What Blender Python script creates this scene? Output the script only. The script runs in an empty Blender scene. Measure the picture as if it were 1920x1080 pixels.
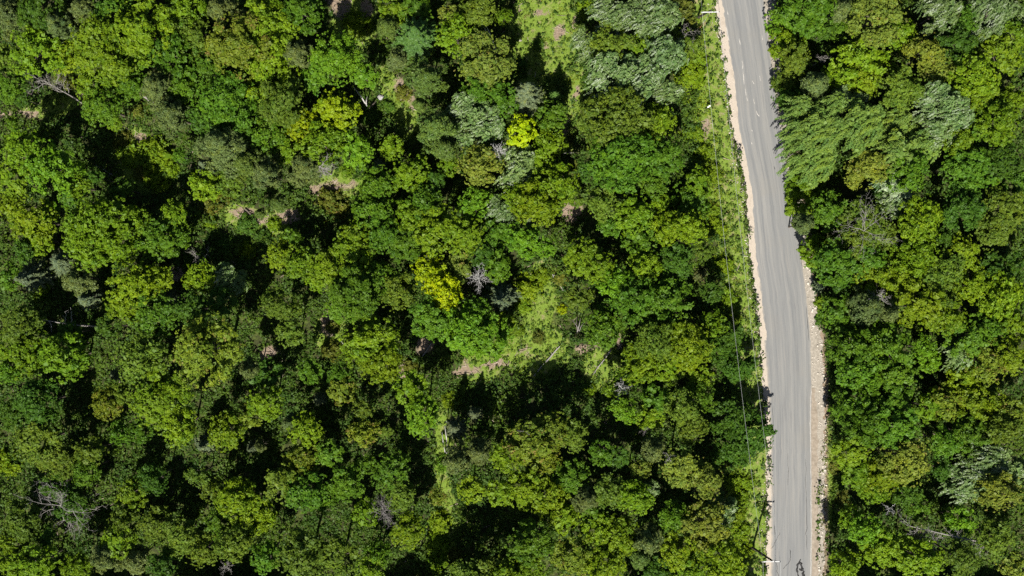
import bpy, math, random
import numpy as np

# ------------------------------------------------------------------ camera, sky, sun, exposure
scene = bpy.context.scene
COL = scene.collection
CAM_H = 172.0                       # drone height above the road (m)
S = 0.073                           # metres per photo pixel (1920 wide) on the ground
cam_d = bpy.data.cameras.new('drone_camera')
cam = bpy.data.objects.new('drone_camera', cam_d)
COL.objects.link(cam)
cam.location = (0, 0, CAM_H)
cam_d.sensor_width = 36.0
cam_d.angle = 2 * math.atan(960 * S / CAM_H)
cam_d.clip_start = 1.0
cam_d.clip_end = 5000.0
scene.camera = cam

SUN_EL, SUN_TO = math.radians(55), math.radians(10)   # elevation; shadows fall 10 deg right of up-photo
world = bpy.data.worlds.new('World')
scene.world = world
world.use_nodes = True
wn = world.node_tree
bg = wn.nodes['Background']
sky = wn.nodes.new('ShaderNodeTexSky')
sky.sky_type = 'NISHITA'
sky.sun_disc = False
sky.sun_elevation = SUN_EL
sky.sun_rotation = math.radians(180) + SUN_TO          # the sun stands below the bottom edge of the photo
wn.links.new(sky.outputs[0], bg.inputs[0])
bg.inputs[1].default_value = 0.05
sun_d = bpy.data.lights.new('sun', 'SUN')
sun_d.energy = 5.0
sun_d.angle = math.radians(0.5)
sun_d.color = (1.0, 0.955, 0.87)
sun = bpy.data.objects.new('sun', sun_d)
COL.objects.link(sun)
sun.location = (0, -60, 120)
sun.rotation_euler = (math.radians(90) - SUN_EL, 0, -SUN_TO)
vs = scene.view_settings
vs.view_transform = 'Standard'
vs.look = 'None'
vs.exposure = 1.0
vs.gamma = 1
vs.use_curve_mapping = False
scene.cycles.use_denoising = False
scene.cycles.max_bounces = 6
scene.cycles.diffuse_bounces = 3
scene.cycles.transmission_bounces = 3
scene.cycles.glossy_bounces = 1
scene.cycles.sample_clamp_indirect = 4
scene.cycles.sample_clamp_direct = 8
scene.render.filter_size = 1.3

# ------------------------------------------------------------------ helpers
def P2W(px, py, z=0.0):
    k = S * (CAM_H - z) / CAM_H
    return (px - 960) * k, (540 - py) * k, z

def W2P(x, y, z=0.0):
    k = S * (CAM_H - z) / CAM_H
    return 960 + x / k, 540 - y / k

def vnoise(x, y, seed=0):
    """value noise in 0..1 for arrays"""
    xi = np.floor(x).astype(np.int64); yi = np.floor(y).astype(np.int64)
    fx = x - xi; fy = y - yi
    fx = fx * fx * (3 - 2 * fx); fy = fy * fy * (3 - 2 * fy)
    def h(a, b):
        n = (a * 374761393 + b * 668265263 + seed * 974711) & 0x7fffffff
        n = ((n ^ (n >> 13)) * 1274126177) & 0x7fffffff
        return ((n ^ (n >> 16)) & 0xffff) / 65535.0
    return (h(xi, yi) * (1 - fx) + h(xi + 1, yi) * fx) * (1 - fy) + (h(xi, yi + 1) * (1 - fx) + h(xi + 1, yi + 1) * fx) * fy

def fbm(x, y, seed=0, o=4):
    t = 0; a = 0.5; n = 0
    for i in range(o):
        t = t + a * vnoise(x * 2 ** i, y * 2 ** i, seed + 17 * i); n += a; a *= 0.55
    return t / n

def mesh_np(name, V, F, mat=None, attrs=None, smooth=False):
    """V (n,3), F (m,k) with k fixed; attrs: {name: (domain, values)} floats"""
    me = bpy.data.meshes.new(name)
    V = np.asarray(V, dtype=np.float32); F = np.asarray(F, dtype=np.int32)
    me.vertices.add(len(V)); me.vertices.foreach_set('co', V.ravel())
    k = F.shape[1]
    me.loops.add(F.size); me.loops.foreach_set('vertex_index', F.ravel())
    me.polygons.add(len(F))
    me.polygons.foreach_set('loop_start', np.arange(0, F.size, k, dtype=np.int32))
    if smooth:
        me.polygons.foreach_set('use_smooth', np.ones(len(F), dtype=bool))
    for n, (dom, val) in (attrs or {}).items():
        at = me.attributes.new(n, 'FLOAT', dom)
        at.data.foreach_set('value', np.asarray(val, dtype=np.float32).ravel())
    if mat: me.materials.append(mat)
    me.update(calc_edges=True)
    return me

def link(name, me, parent=None, loc=(0, 0, 0), **props):
    o = bpy.data.objects.new(name, me)
    COL.objects.link(o)
    o.location = loc
    if parent is not None: o.parent = parent
    for k, v in props.items(): o[k] = v
    return o

def thing(name, label, cat, loc=(0, 0, 0), rz=0.0, group=None):
    o = link(name, None, None, loc)
    o.rotation_euler = (0, 0, rz)
    o.empty_display_size = 0.3
    o['label'] = label; o['category'] = cat
    if group: o['group'] = group
    return o

class MB:
    """collects tubes and boxes into one mesh"""
    def __init__(self): self.v = []; self.f = []
    def tube(self, pts, rad, n=6, cap=True):
        pts = [np.array(p, float) for p in pts]
        base = len(self.v)
        for i, p in enumerate(pts):
            d = pts[min(i + 1, len(pts) - 1)] - pts[max(i - 1, 0)]
            d /= (np.linalg.norm(d) + 1e-9)
            a = np.cross(d, (0, 0, 1.0) if abs(d[2]) < 0.9 else (1.0, 0, 0)); a /= np.linalg.norm(a)
            b = np.cross(d, a)
            for k in range(n):
                t = 2 * math.pi * k / n
                self.v.append(p + rad[i] * (math.cos(t) * a + math.sin(t) * b))
        for i in range(len(pts) - 1):
            for k in range(n):
                q = base + i * n
                self.f.append((q + k, q + (k + 1) % n, q + n + (k + 1) % n, q + n + k))
        if cap:
            self.f.append(tuple(base + k for k in range(n)))
            self.f.append(tuple(base + (len(pts) - 1) * n + k for k in range(n - 1, -1, -1)))
    def box(self, c, s, rz=0.0):
        base = len(self.v); cr, sr = math.cos(rz), math.sin(rz)
        for dz in (-.5, .5):
            for dx, dy in ((-.5, -.5), (.5, -.5), (.5, .5), (-.5, .5)):
                x, y = dx * s[0], dy * s[1]
                self.v.append(np.array((c[0] + x * cr - y * sr, c[1] + x * sr + y * cr, c[2] + dz * s[2])))
        for f in ((3, 2, 1, 0), (4, 5, 6, 7), (0, 1, 5, 4), (1, 2, 6, 5), (2, 3, 7, 6), (3, 0, 4, 7)):
            self.f.append(tuple(base + i for i in f))
    def mesh(self, name, mat, smooth=True):
        me = bpy.data.meshes.new(name)
        me.from_pydata([tuple(p) for p in self.v], [], self.f)
        if smooth: me.polygons.foreach_set('use_smooth', np.ones(len(me.polygons), dtype=bool))
        me.materials.append(mat); me.update()
        return me

# ------------------------------------------------------------------ materials
def new_mat(name):
    m = bpy.data.materials.new(name); m.use_nodes = True
    nt = m.node_tree
    for n in list(nt.nodes): nt.nodes.remove(n)
    out = nt.nodes.new('ShaderNodeOutputMaterial')
    return m, nt, out

def N(nt, kind, **kw):
    n = nt.nodes.new(kind)
    for k, v in kw.items(): setattr(n, k, v)
    return n

def mathn(nt, op, a, b=None, c=None, clamp=False):
    n = nt.nodes.new('ShaderNodeMath'); n.operation = op; n.use_clamp = clamp
    for i, v in enumerate((a, b, c)):
        if v is None: continue
        if isinstance(v, (int, float)): n.inputs[i].default_value = v
        else: nt.links.new(v, n.inputs[i])
    return n.outputs[0]

def mixc(nt, f, a, b, blend='MIX'):
    n = nt.nodes.new('ShaderNodeMix'); n.data_type = 'RGBA'; n.blend_type = blend; n.clamp_factor = True
    for s, v in ((n.inputs[0], f), (n.inputs[6], a), (n.inputs[7], b)):
        if isinstance(v, (int, float)): s.default_value = v
        elif isinstance(v, tuple): s.default_value = v if len(v) == 4 else v + (1,)
        else: nt.links.new(v, s)
    return n.outputs[2]

def attr(nt, name):
    n = nt.nodes.new('ShaderNodeAttribute'); n.attribute_name = name
    return n.outputs['Fac']

def noise(nt, scale, detail=4, rough=0.6, vec=None, w=None):
    n = nt.nodes.new('ShaderNodeTexNoise'); n.inputs['Scale'].default_value = scale
    n.inputs['Detail'].default_value = detail; n.inputs['Roughness'].default_value = rough
    if vec is not None: nt.links.new(vec, n.inputs['Vector'])
    return n.outputs['Fac']

def ramp(nt, f, stops):
    n = nt.nodes.new('ShaderNodeValToRGB'); e = n.color_ramp.elements
    while len(e) < len(stops): e.new(0.5)
    for el, (p, c) in zip(e, stops):
        el.position = p; el.color = c if len(c) == 4 else c + (1,)
    nt.links.new(f, n.inputs[0])
    return n.outputs[0]

def smooth(nt, f, a, b):
    n = nt.nodes.new('ShaderNodeMapRange'); n.interpolation_type = 'SMOOTHSTEP'
    nt.links.new(f, n.inputs[0]); n.inputs[1].default_value = a; n.inputs[2].default_value = b
    return n.outputs[0]

def leaf_material(name, trans=0.28, rough=0.55, own=None, pale=None):
    """leaf colour comes from the object's own colour; every leaf differs by its 'tint', alpha is the share of russet leaf tips"""
    m, nt, out = new_mat(name)
    oi = N(nt, 'ShaderNodeObjectInfo')
    t = attr(nt, 'tint'); tip = attr(nt, 'tip')
    base = oi.outputs['Color'] if own is None else own
    warm = mixc(nt, 1.0, base, (1.28, 1.16, 0.6), 'MULTIPLY')
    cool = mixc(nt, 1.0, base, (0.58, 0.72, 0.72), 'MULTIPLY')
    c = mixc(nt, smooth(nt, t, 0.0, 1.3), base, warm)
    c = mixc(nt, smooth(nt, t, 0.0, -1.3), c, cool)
    if pale is not None:                               # turned leaves show their silvery undersides
        c = mixc(nt, smooth(nt, t, 0.35, 1.1), c, mixc(nt, 0.42, base, pale))
    if own is None:
        f = mathn(nt, 'LESS_THAN', tip, oi.outputs['Alpha'])
        c = mixc(nt, mathn(nt, 'MULTIPLY', f, 0.55), c, (0.22, 0.125, 0.045))
    p = N(nt, 'ShaderNodeBsdfPrincipled')
    nt.links.new(c, p.inputs['Base Color'])
    p.inputs['Roughness'].default_value = rough
    p.inputs['Specular IOR Level'].default_value = 0.18
    tr = N(nt, 'ShaderNodeBsdfTranslucent')
    nt.links.new(mixc(nt, 1.0, c, (1.25, 1.25, 0.5), 'MULTIPLY'), tr.inputs[0])
    mx = N(nt, 'ShaderNodeMixShader'); mx.inputs[0].default_value = trans
    nt.links.new(p.outputs[0], mx.inputs[1]); nt.links.new(tr.outputs[0], mx.inputs[2])
    nt.links.new(mx.outputs[0], out.inputs[0])
    return m

def simple_mat(name, a, b, scale=6.0, rough=0.85, bump=0.0):
    m, nt, out = new_mat(name)
    tc = N(nt, 'ShaderNodeTexCoord')
    f = noise(nt, scale, 5, 0.65, tc.outputs['Object'])
    c = ramp(nt, f, [(0.3, a), (0.7, b)])
    p = N(nt, 'ShaderNodeBsdfPrincipled'); p.inputs['Roughness'].default_value = rough
    p.inputs['Specular IOR Level'].default_value = 0.2
    nt.links.new(c, p.inputs['Base Color'])
    if bump:
        bn = N(nt, 'ShaderNodeBump'); bn.inputs['Strength'].default_value = bump; bn.inputs['Distance'].default_value = 0.05
        nt.links.new(noise(nt, scale * 3, 4, 0.7, tc.outputs['Object']), bn.inputs['Height'])
        nt.links.new(bn.outputs[0], p.inputs['Normal'])
    nt.links.new(p.outputs[0], out.inputs[0])
    return m

M_LEAF = leaf_material('leaf')
M_SILVER = leaf_material('silvery_leaf', trans=0.2, rough=0.45, pale=(0.46, 0.50, 0.42))
M_NEEDLE = leaf_material('needle', trans=0.12, rough=0.5)
M_BARK = simple_mat('bark', (0.05, 0.04, 0.03), (0.13, 0.11, 0.09), 5, 0.95, 0.6)
M_DEAD = simple_mat('bleached_wood', (0.14, 0.13, 0.115), (0.30, 0.28, 0.26), 3, 0.9, 0.4)
M_DEADPALE = simple_mat('white_wood', (0.24, 0.235, 0.22), (0.46, 0.45, 0.43), 3, 0.9, 0.4)
M_DEADDARK = simple_mat('grey_brush_wood', (0.09, 0.085, 0.08), (0.20, 0.18, 0.17), 3, 0.9, 0.4)
M_BIRCH = simple_mat('birch_bark', (0.30, 0.28, 0.25), (0.65, 0.63, 0.58), 4, 0.8, 0.3)
M_POLE = simple_mat('creosoted_pole', (0.018, 0.015, 0.012), (0.05, 0.042, 0.035), 3, 0.9, 0.3)
M_ARM = simple_mat('weathered_crossarm', (0.34, 0.34, 0.33), (0.48, 0.48, 0.47), 3, 0.7)
M_WIRE = simple_mat('aluminium_wire', (0.30, 0.31, 0.30), (0.40, 0.41, 0.40), 1, 0.5)
M_INS = simple_mat('glazed_insulator', (0.05, 0.05, 0.055), (0.08, 0.08, 0.085), 3, 0.3)
M_STONE = simple_mat('pale_stone', (0.28, 0.25, 0.21), (0.55, 0.50, 0.43), 2.5, 0.9, 0.5)
M_ROCK = simple_mat('grey_rock', (0.20, 0.19, 0.19), (0.34, 0.33, 0.33), 4, 0.9, 0.6)
M_WHITE = simple_mat('white_paint', (0.70, 0.70, 0.69), (0.82, 0.82, 0.80), 3, 0.6)
M_TAR = simple_mat('tar', (0.010, 0.010, 0.011), (0.028, 0.027, 0.026), 9, 0.6)
M_MARK = simple_mat('worn_road_paint', (0.22, 0.21, 0.195), (0.40, 0.38, 0.35), 9, 0.8)
M_RUST = simple_mat('rusty_sheath', (0.16, 0.08, 0.03), (0.26, 0.13, 0.05), 3, 0.8)

# ------------------------------------------------------------------ road layout (photo pixels on the ground)
RL = np.array([(-260, 1300), (-120, 1327), (0, 1350), (120, 1369), (150, 1374), (240, 1383), (360, 1407), (480, 1414), (547, 1424), (613, 1431),
               (693, 1437), (760, 1442), (850, 1445), (930, 1446), (1080, 1445), (1200, 1441), (1350, 1434)], float)
RR = np.array([(-260, 1385), (-120, 1410), (0, 1432), (127, 1447), (197, 1457), (300, 1473), (360, 1482), (427, 1491), (447, 1497), (520, 1507), (560, 1512),
               (643, 1520), (720, 1521), (853, 1521), (940, 1522), (1080, 1522), (1200, 1520), (1350, 1515)], float)
SL = np.array([(-260, 1282), (-120, 1310), (0, 1333), (120, 1354), (150, 1359), (240, 1366), (360, 1388), (480, 1399), (547, 1408), (613, 1415),
               (693, 1422), (760, 1428), (850, 1437), (930, 1433), (1000, 1433), (1080, 1426), (1200, 1424), (1350, 1416)], float)
SR = np.array([(-260, 1402), (-120, 1428), (0, 1451), (127, 1466), (197, 1476), (300, 1490), (360, 1500), (447, 1514), (520, 1524), (560, 1529),
               (643, 1541), (720, 1546), (853, 1546), (940, 1546), (1080, 1545), (1200, 1550), (1350, 1545)], float)
def ed(E, py): return np.interp(py, E[:, 0], E[:, 1])

# ------------------------------------------------------------------ ground cover zones (photo pixels)
def ell(px, py, L):
    m = np.zeros_like(px)
    for cx, cy, rx, ry, a in L:
        t = math.radians(a); dx, dy = px - cx, py - cy
        u = (dx * math.cos(t) + dy * math.sin(t)) / rx; v = (-dx * math.sin(t) + dy * math.cos(t)) / ry
        m = np.maximum(m, np.clip(1.6 - 1.6 * (u * u + v * v), 0, 1))
    return np.clip(m, 0, 1)
GRASS = [(1020, 70, 75, 130, 0), (1075, 175, 24, 70, 8), (1065, 255, 16, 40, 0), (665, 40, 50, 70, 10), (745, 195, 30, 90, -25),
         (1012, 560, 40, 85, 5), (1000, 655, 80, 55, 0), (1130, 690, 45, 50, 0), (900, 690, 45, 30, 0), (640, 350, 60, 40, 10),
         (260, 300, 50, 75, -25), (480, 415, 80, 30, 15), (1325, 225, 30, 60, 0), (1340, 330, 30, 150, -8), (1385, 560, 26, 160, -8),
         (830, 860, 20, 120, 0), (830, 985, 30, 90, 0), (1395, 920, 35, 60, 0), (95, 200, 60, 25, -10), (1550, 900, 18, 120, 0), (620, 630, 35, 50, 0)]
DIRT = [(525, 410, 50, 17, -4), (625, 350, 52, 15, -12), (462, 402, 36, 16, 20), (270, 262, 20, 14, 0), (870, 700, 40, 10, 0), (770, 180, 10, 26, 0), (640, 10, 50, 25, 60), (690, 25, 16, 40, 15), (750, 165, 14, 30, 0),
        (318, 515, 30, 22, 0), (505, 660, 24, 20, 0), (800, 650, 22, 20, -40), (615, 610, 18, 26, 0), (1075, 395, 22, 26, 0), (1060, 240, 10, 30, 0),
        (20, 212, 40, 9, 0), (268, 262, 16, 10, 0), (930, 684, 30, 9, -10), (985, 660, 16, 8, 0), (1010, 25, 13, 9, 0), (1052, 58, 15, 20, 20), (1022, 88, 8, 8, 0), (1078, 40, 7, 13, 0), (975, 15, 9, 9, 0), (1090, 650, 20, 8, 10), (1115, 645, 10, 8, 0), (940, 225, 10, 12, 0),
        (1322, 240, 14, 26, 0), (160, 175, 20, 8, 0), (60, 215, 20, 10, 0), (760, 700, 16, 30, 0), (870, 690, 14, 20, 0), (1160, 640, 12, 18, 0), (1085, 170, 8, 20, 0)]

def zones(px, py):
    w = 22 * (fbm(px / 26, py / 26, 3) - 0.5); w2 = 22 * (fbm(px / 26, py / 26, 9) - 0.5)
    g = ell(px + w, py + w2, GRASS)
    d = ell(px + 1.3 * w2, py + 1.3 * w, DIRT)
    l, r = ed(RL, py), ed(RR, py); sl, sr = ed(SL, py), ed(SR, py)
    # verge on the left of the road: dry grass fading into lime shrubs
    wd = sl - px
    verge = np.where((wd > -4) & (wd < 62), np.clip(1 - (wd - 30) / 30.0, 0, 1), 0.0)
    near = np.clip(1 - (px - sr) / 14.0, 0, 1) * (px > r + 14)
    road = ((px > np.maximum(sl + 5, l - np.interp(py, [100, 350], [14, 9])) + 10 * (fbm(py / 11, px / 11, 71) - .5)) & (px < sr + 2 - 16 * np.clip((py - 800) / 80, 0, 1) * (fbm(py / 8, px / 8, 72) > .45))).astype(float)
    return g, d, verge, near, road

# ground sheet: fine near the picture, stretched to the horizon outside it
def axis(half, step, far):
    core = np.arange(-half, half + step / 2, step)
    out = []; s = step * 2; v = half
    while v < far:
        v += s; s *= 1.5; out.append(v)
    o = np.array(out)
    return np.concatenate([-o[::-1], core, o])
gx, gy = axis(92, 0.5, 3000), axis(58, 0.5, 3000)
GX, GY = np.meshgrid(gx, gy)
px, py = 960 + GX / S, 540 - GY / S
l_, r_ = ed(SL, np.clip(py, -260, 1350)), ed(SR, np.clip(py, -260, 1350))
dist = np.maximum(np.maximum(l_ - px, px - r_), 0) * S
flat = np.clip(dist / 3.0, 0, 1)
GZ = -0.10 + flat * (0.55 * (fbm(GX / 7, GY / 7, 5) - 0.5) + 0.25 * (fbm(GX / 1.6, GY / 1.6, 6) - 0.5)) + 0.03 * np.clip(dist / 0.6, 0, 1)
g_, d_, v_, n_, ro_ = zones(px, py)
nx, ny = len(gx), len(gy)
ii = np.arange(ny * nx).reshape(ny, nx)
F = np.stack([ii[:-1, :-1], ii[:-1, 1:], ii[1:, 1:], ii[1:, :-1]], -1).reshape(-1, 4)

def ground_mat():
    m, nt, out = new_mat('forest_floor')
    tc = N(nt, 'ShaderNodeTexCoord').outputs['Object']
    n1 = noise(nt, 0.9, 6, 0.7, tc); n2 = noise(nt, 6.0, 5, 0.7, tc); n3 = noise(nt, 0.25, 3, 0.5, tc)
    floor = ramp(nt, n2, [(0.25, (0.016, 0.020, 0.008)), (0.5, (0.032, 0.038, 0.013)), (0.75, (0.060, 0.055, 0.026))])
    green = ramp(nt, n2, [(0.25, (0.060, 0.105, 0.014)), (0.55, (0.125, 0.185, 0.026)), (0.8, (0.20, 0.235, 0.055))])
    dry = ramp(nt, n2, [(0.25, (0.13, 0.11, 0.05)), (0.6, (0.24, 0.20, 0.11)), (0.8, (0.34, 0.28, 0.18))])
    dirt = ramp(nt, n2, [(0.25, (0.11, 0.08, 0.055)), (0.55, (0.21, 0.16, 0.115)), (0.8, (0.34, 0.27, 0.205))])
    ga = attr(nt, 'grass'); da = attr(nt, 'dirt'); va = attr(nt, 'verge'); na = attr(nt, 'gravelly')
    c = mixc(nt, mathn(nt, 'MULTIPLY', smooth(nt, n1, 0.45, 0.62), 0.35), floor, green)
    gg = mixc(nt, mathn(nt, 'MULTIPLY', smooth(nt, n1, 0.50, 0.72), 0.8), green, dry)
    c = mixc(nt, smooth(nt, mathn(nt, 'ADD', ga, mathn(nt, 'MULTIPLY', mathn(nt, 'SUBTRACT', n1, 0.5), 0.8)), 0.15, 0.5), c, gg)
    vv = mixc(nt, smooth(nt, n1, 0.3, 0.52), dry, green)
    c = mixc(nt, smooth(nt, mathn(nt, 'ADD', va, mathn(nt, 'MULTIPLY', mathn(nt, 'SUBTRACT', n1, 0.5), 0.9)), 0.2, 0.7), c, vv)
    c = mixc(nt, smooth(nt, mathn(nt, 'ADD', da, mathn(nt, 'MULTIPLY', mathn(nt, 'SUBTRACT', n1, 0.5), 2.2)), 0.25, 0.95), c, dirt)
    c = mixc(nt, smooth(nt, na, 0.2, 0.8), c, dirt)
    p = N(nt, 'ShaderNodeBsdfPrincipled'); p.inputs['Roughness'].default_value = 0.95
    p.inputs['Specular IOR Level'].default_value = 0.1
    nt.links.new(c, p.inputs['Base Color'])
    bn = N(nt, 'ShaderNodeBump'); bn.inputs['Strength'].default_value = 0.8; bn.inputs['Distance'].default_value = 0.15
    nt.links.new(n2, bn.inputs['Height']); nt.links.new(bn.outputs[0], p.inputs['Normal'])
    nt.links.new(p.outputs[0], out.inputs[0])
    return m
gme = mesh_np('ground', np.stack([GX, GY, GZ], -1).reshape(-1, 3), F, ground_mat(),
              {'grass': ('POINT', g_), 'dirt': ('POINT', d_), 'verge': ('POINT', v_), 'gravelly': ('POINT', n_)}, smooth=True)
link('ground', gme, kind='structure')

def ground_z(x, y):
    i = np.clip(np.searchsorted(gx, x), 0, nx - 1); j = np.clip(np.searchsorted(gy, y), 0, ny - 1)
    return GZ[j, i]

# ------------------------------------------------------------------ road: asphalt, sandy shoulders, markings
rng = np.random.default_rng(11)
ys = np.arange(-250, 1340, 3.0)
def strip(left, right, z, nu, name, mat, crown=0.0, rag_l=0.0, rag_r=0.0, seed=0, kind='structure', parent=None, props=None):
    n = len(ys); V = []; U = []; W_ = []
    lx = left(ys) + rag_l * (fbm(ys / 9, ys * 0 + seed, seed, 4) - 0.5) * 1.6 + rag_l * (vnoise(ys / 55, ys * 0 + 3.3, seed + 9) - 0.5)
    rx = right(ys) + rag_r * (fbm(ys / 9, ys * 0 + seed + 5, seed + 3, 4) - 0.5) * 2
    rx = np.maximum(rx, lx + 0.6)
    for k in range(nu + 1):
        u = k / nu
        x = lx + (rx - lx) * u
        wx, wy, _ = P2W(x, ys)
        V.append(np.stack([wx, wy, np.full(n, z + crown * (1 - (2 * u - 1) ** 2))], -1))
        U.append(np.full(n, u))
        W_.append(-wy)
    V = np.stack(V, 1).reshape(-1, 3); U = np.stack(U, 1).ravel(); W_ = np.stack(W_, 1).ravel()
    q = np.arange(n * (nu + 1)).reshape(n, nu + 1)
    Fq = np.stack([q[:-1, :-1], q[1:, :-1], q[1:, 1:], q[:-1, 1:]], -1).reshape(-1, 4)
    me = mesh_np(name, V, Fq, mat, {'across': ('POINT', U), 'along': ('POINT', W_)}, smooth=True)
    o = link(name, me, parent)
    if kind: o['kind'] = kind
    return o

def asphalt_mat():
    m, nt, out = new_mat('asphalt')
    tc = N(nt, 'ShaderNodeTexCoord').outputs['Object']
    u = attr(nt, 'across'); v = attr(nt, 'along')
    cx = N(nt, 'ShaderNodeCombineXYZ'); nt.links.new(mathn(nt, 'MULTIPLY', u, 6.0), cx.inputs[0]); nt.links.new(mathn(nt, 'MULTIPLY', v, 0.02), cx.inputs[1])
    band = noise(nt, 1.6, 4, 0.6, cx.outputs[0])
    cs = N(nt, 'ShaderNodeCombineXYZ'); nt.links.new(mathn(nt, 'MULTIPLY', u, 30.0), cs.inputs[0]); nt.links.new(mathn(nt, 'MULTIPLY', v, 0.15), cs.inputs[1])
    streak = noise(nt, 1.0, 5, 0.7, cs.outputs[0])
    grit = noise(nt, 14.0, 3, 0.8, tc); big = noise(nt, 0.12, 4, 0.6, tc)
    c = ramp(nt, band, [(0.28, (0.116, 0.120, 0.122)), (0.52, (0.152, 0.153, 0.150)), (0.74, (0.200, 0.195, 0.182))])
    c = mixc(nt, mathn(nt, 'MULTIPLY', smooth(nt, streak, 0.50, 0.72), 0.55), c, (0.201, 0.186, 0.167))
    c = mixc(nt, mathn(nt, 'MULTIPLY', smooth(nt, streak, 0.50, 0.30), 0.55), c, (0.089, 0.089, 0.094))
    c = mixc(nt, mathn(nt, 'MULTIPLY', smooth(nt, big, 0.5, 0.7), 0.25), c, (0.167, 0.154, 0.130))
    c = mixc(nt, mathn(nt, 'MULTIPLY', smooth(nt, grit, 0.55, 0.75), 0.30), c, (0.224, 0.215, 0.201))
    c = mixc(nt, mathn(nt, 'MULTIPLY', smooth(nt, grit, 0.45, 0.28), 0.30), c, (0.067, 0.067, 0.067))
    # dusty edges: sand carried onto the tarmac
    en = mathn(nt, 'MULTIPLY', mathn(nt, 'SUBTRACT', noise(nt, 1.3, 4, 0.6, tc), 0.5), 0.10)
    e1 = mathn(nt, 'ADD', u, en)
    c = mixc(nt, mathn(nt, 'MULTIPLY', smooth(nt, e1, 0.07, -0.02), 0.75), c, (0.311, 0.267, 0.215))
    c = mixc(nt, mathn(nt, 'MULTIPLY', smooth(nt, e1, 0.93, 1.03), 0.35), c, (0.267, 0.245, 0.208))
    p = N(nt, 'ShaderNodeBsdfPrincipled'); p.inputs['Roughness'].default_value = 0.85
    p.inputs['Specular IOR Level'].default_value = 0.25
    nt.links.new(c, p.inputs['Base Color'])
    bn = N(nt, 'ShaderNodeBump'); bn.inputs['Strength'].default_value = 0.25; bn.inputs['Distance'].default_value = 0.02
    nt.links.new(grit, bn.inputs['Height']); nt.links.new(bn.outputs[0], p.inputs['Normal'])
    nt.links.new(p.outputs[0], out.inputs[0])
    return m

def sand_mat(name, a, b, c2, sc=7.0):
    m, nt, out = new_mat(name)
    tc = N(nt, 'ShaderNodeTexCoord').outputs['Object']
    n1 = noise(nt, sc, 6, 0.75, tc); n2 = noise(nt, 0.7, 4, 0.6, tc)
    c = ramp(nt, n1, [(0.15, a), (0.5, b), (0.85, c2)])
    c = mixc(nt, mathn(nt, 'MULTIPLY', smooth(nt, n2, 0.5, 0.7), 0.4), c, a)
    p = N(nt, 'ShaderNodeBsdfPrincipled'); p.inputs['Roughness'].default_value = 0.95; p.inputs['Specular IOR Level'].default_value = 0.1
    nt.links.new(c, p.inputs['Base Color'])
    bn = N(nt, 'ShaderNodeBump'); bn.inputs['Strength'].default_value = 0.35; bn.inputs['Distance'].default_value = 0.04
    nt.links.new(n1, bn.inputs['Height']); nt.links.new(bn.outputs[0], p.inputs['Normal'])
    nt.links.new(p.outputs[0], out.inputs[0])
    return m
M_ASPH = asphalt_mat()
M_SAND = sand_mat('pale_sand', (0.23, 0.19, 0.15), (0.33, 0.285, 0.235), (0.42, 0.37, 0.31))
M_GRAV = sand_mat('broken_shoulder', (0.11, 0.098, 0.078), (0.235, 0.21, 0.175), (0.40, 0.365, 0.31), 3.5)
M_WASH = sand_mat('washed_dirt', (0.11, 0.09, 0.068), (0.215, 0.18, 0.142), (0.33, 0.29, 0.24), 2.2)
road = strip(lambda y: ed(RL, y), lambda y: ed(RR, y), 0.0, 16, 'road', M_ASPH, crown=0.06, rag_l=1.2, rag_r=1.2, seed=21)
strip(lambda y: np.maximum(ed(SL, y) + 4, ed(RL, y) - np.interp(y, [100, 350], [12.5, 7.5])), lambda y: ed(RL, y) + 3, -0.035, 5, 'sandy_shoulder', M_SAND, crown=0.02, rag_l=6, seed=31)
strip(lambda y: ed(RR, y) - 3, lambda y: ed(SR, y), -0.040, 5, 'gravel_shoulder', M_GRAV, crown=0.015, rag_r=6, seed=41)
ysave = ys; ys = np.arange(728, 1340, 3.0)
strip(lambda y: ed(RR, y) + 0.8, lambda y: ed(RR, y) + 12 * np.clip((y - 712) / 60, .45, 1), -0.005, 4, 'dirt_wash', M_WASH, rag_l=1.0, rag_r=4.0, seed=51)
ys = np.arange(-250, 640, 3.0)
strip(lambda y: ed(RL, y) - 2.5 - 6 * np.clip((200 - y) / 200, 0, 1), lambda y: ed(RL, y) + 3.5, 0.014, 3, 'sand_drift', M_SAND, rag_l=2, rag_r=3.5, seed=61)
ys = ysave
def road_z(px, py):
    u = (px - ed(RL, py)) / (ed(RR, py) - ed(RL, py))
    return 0.06 * (1 - (2 * u - 1) ** 2)

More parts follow.
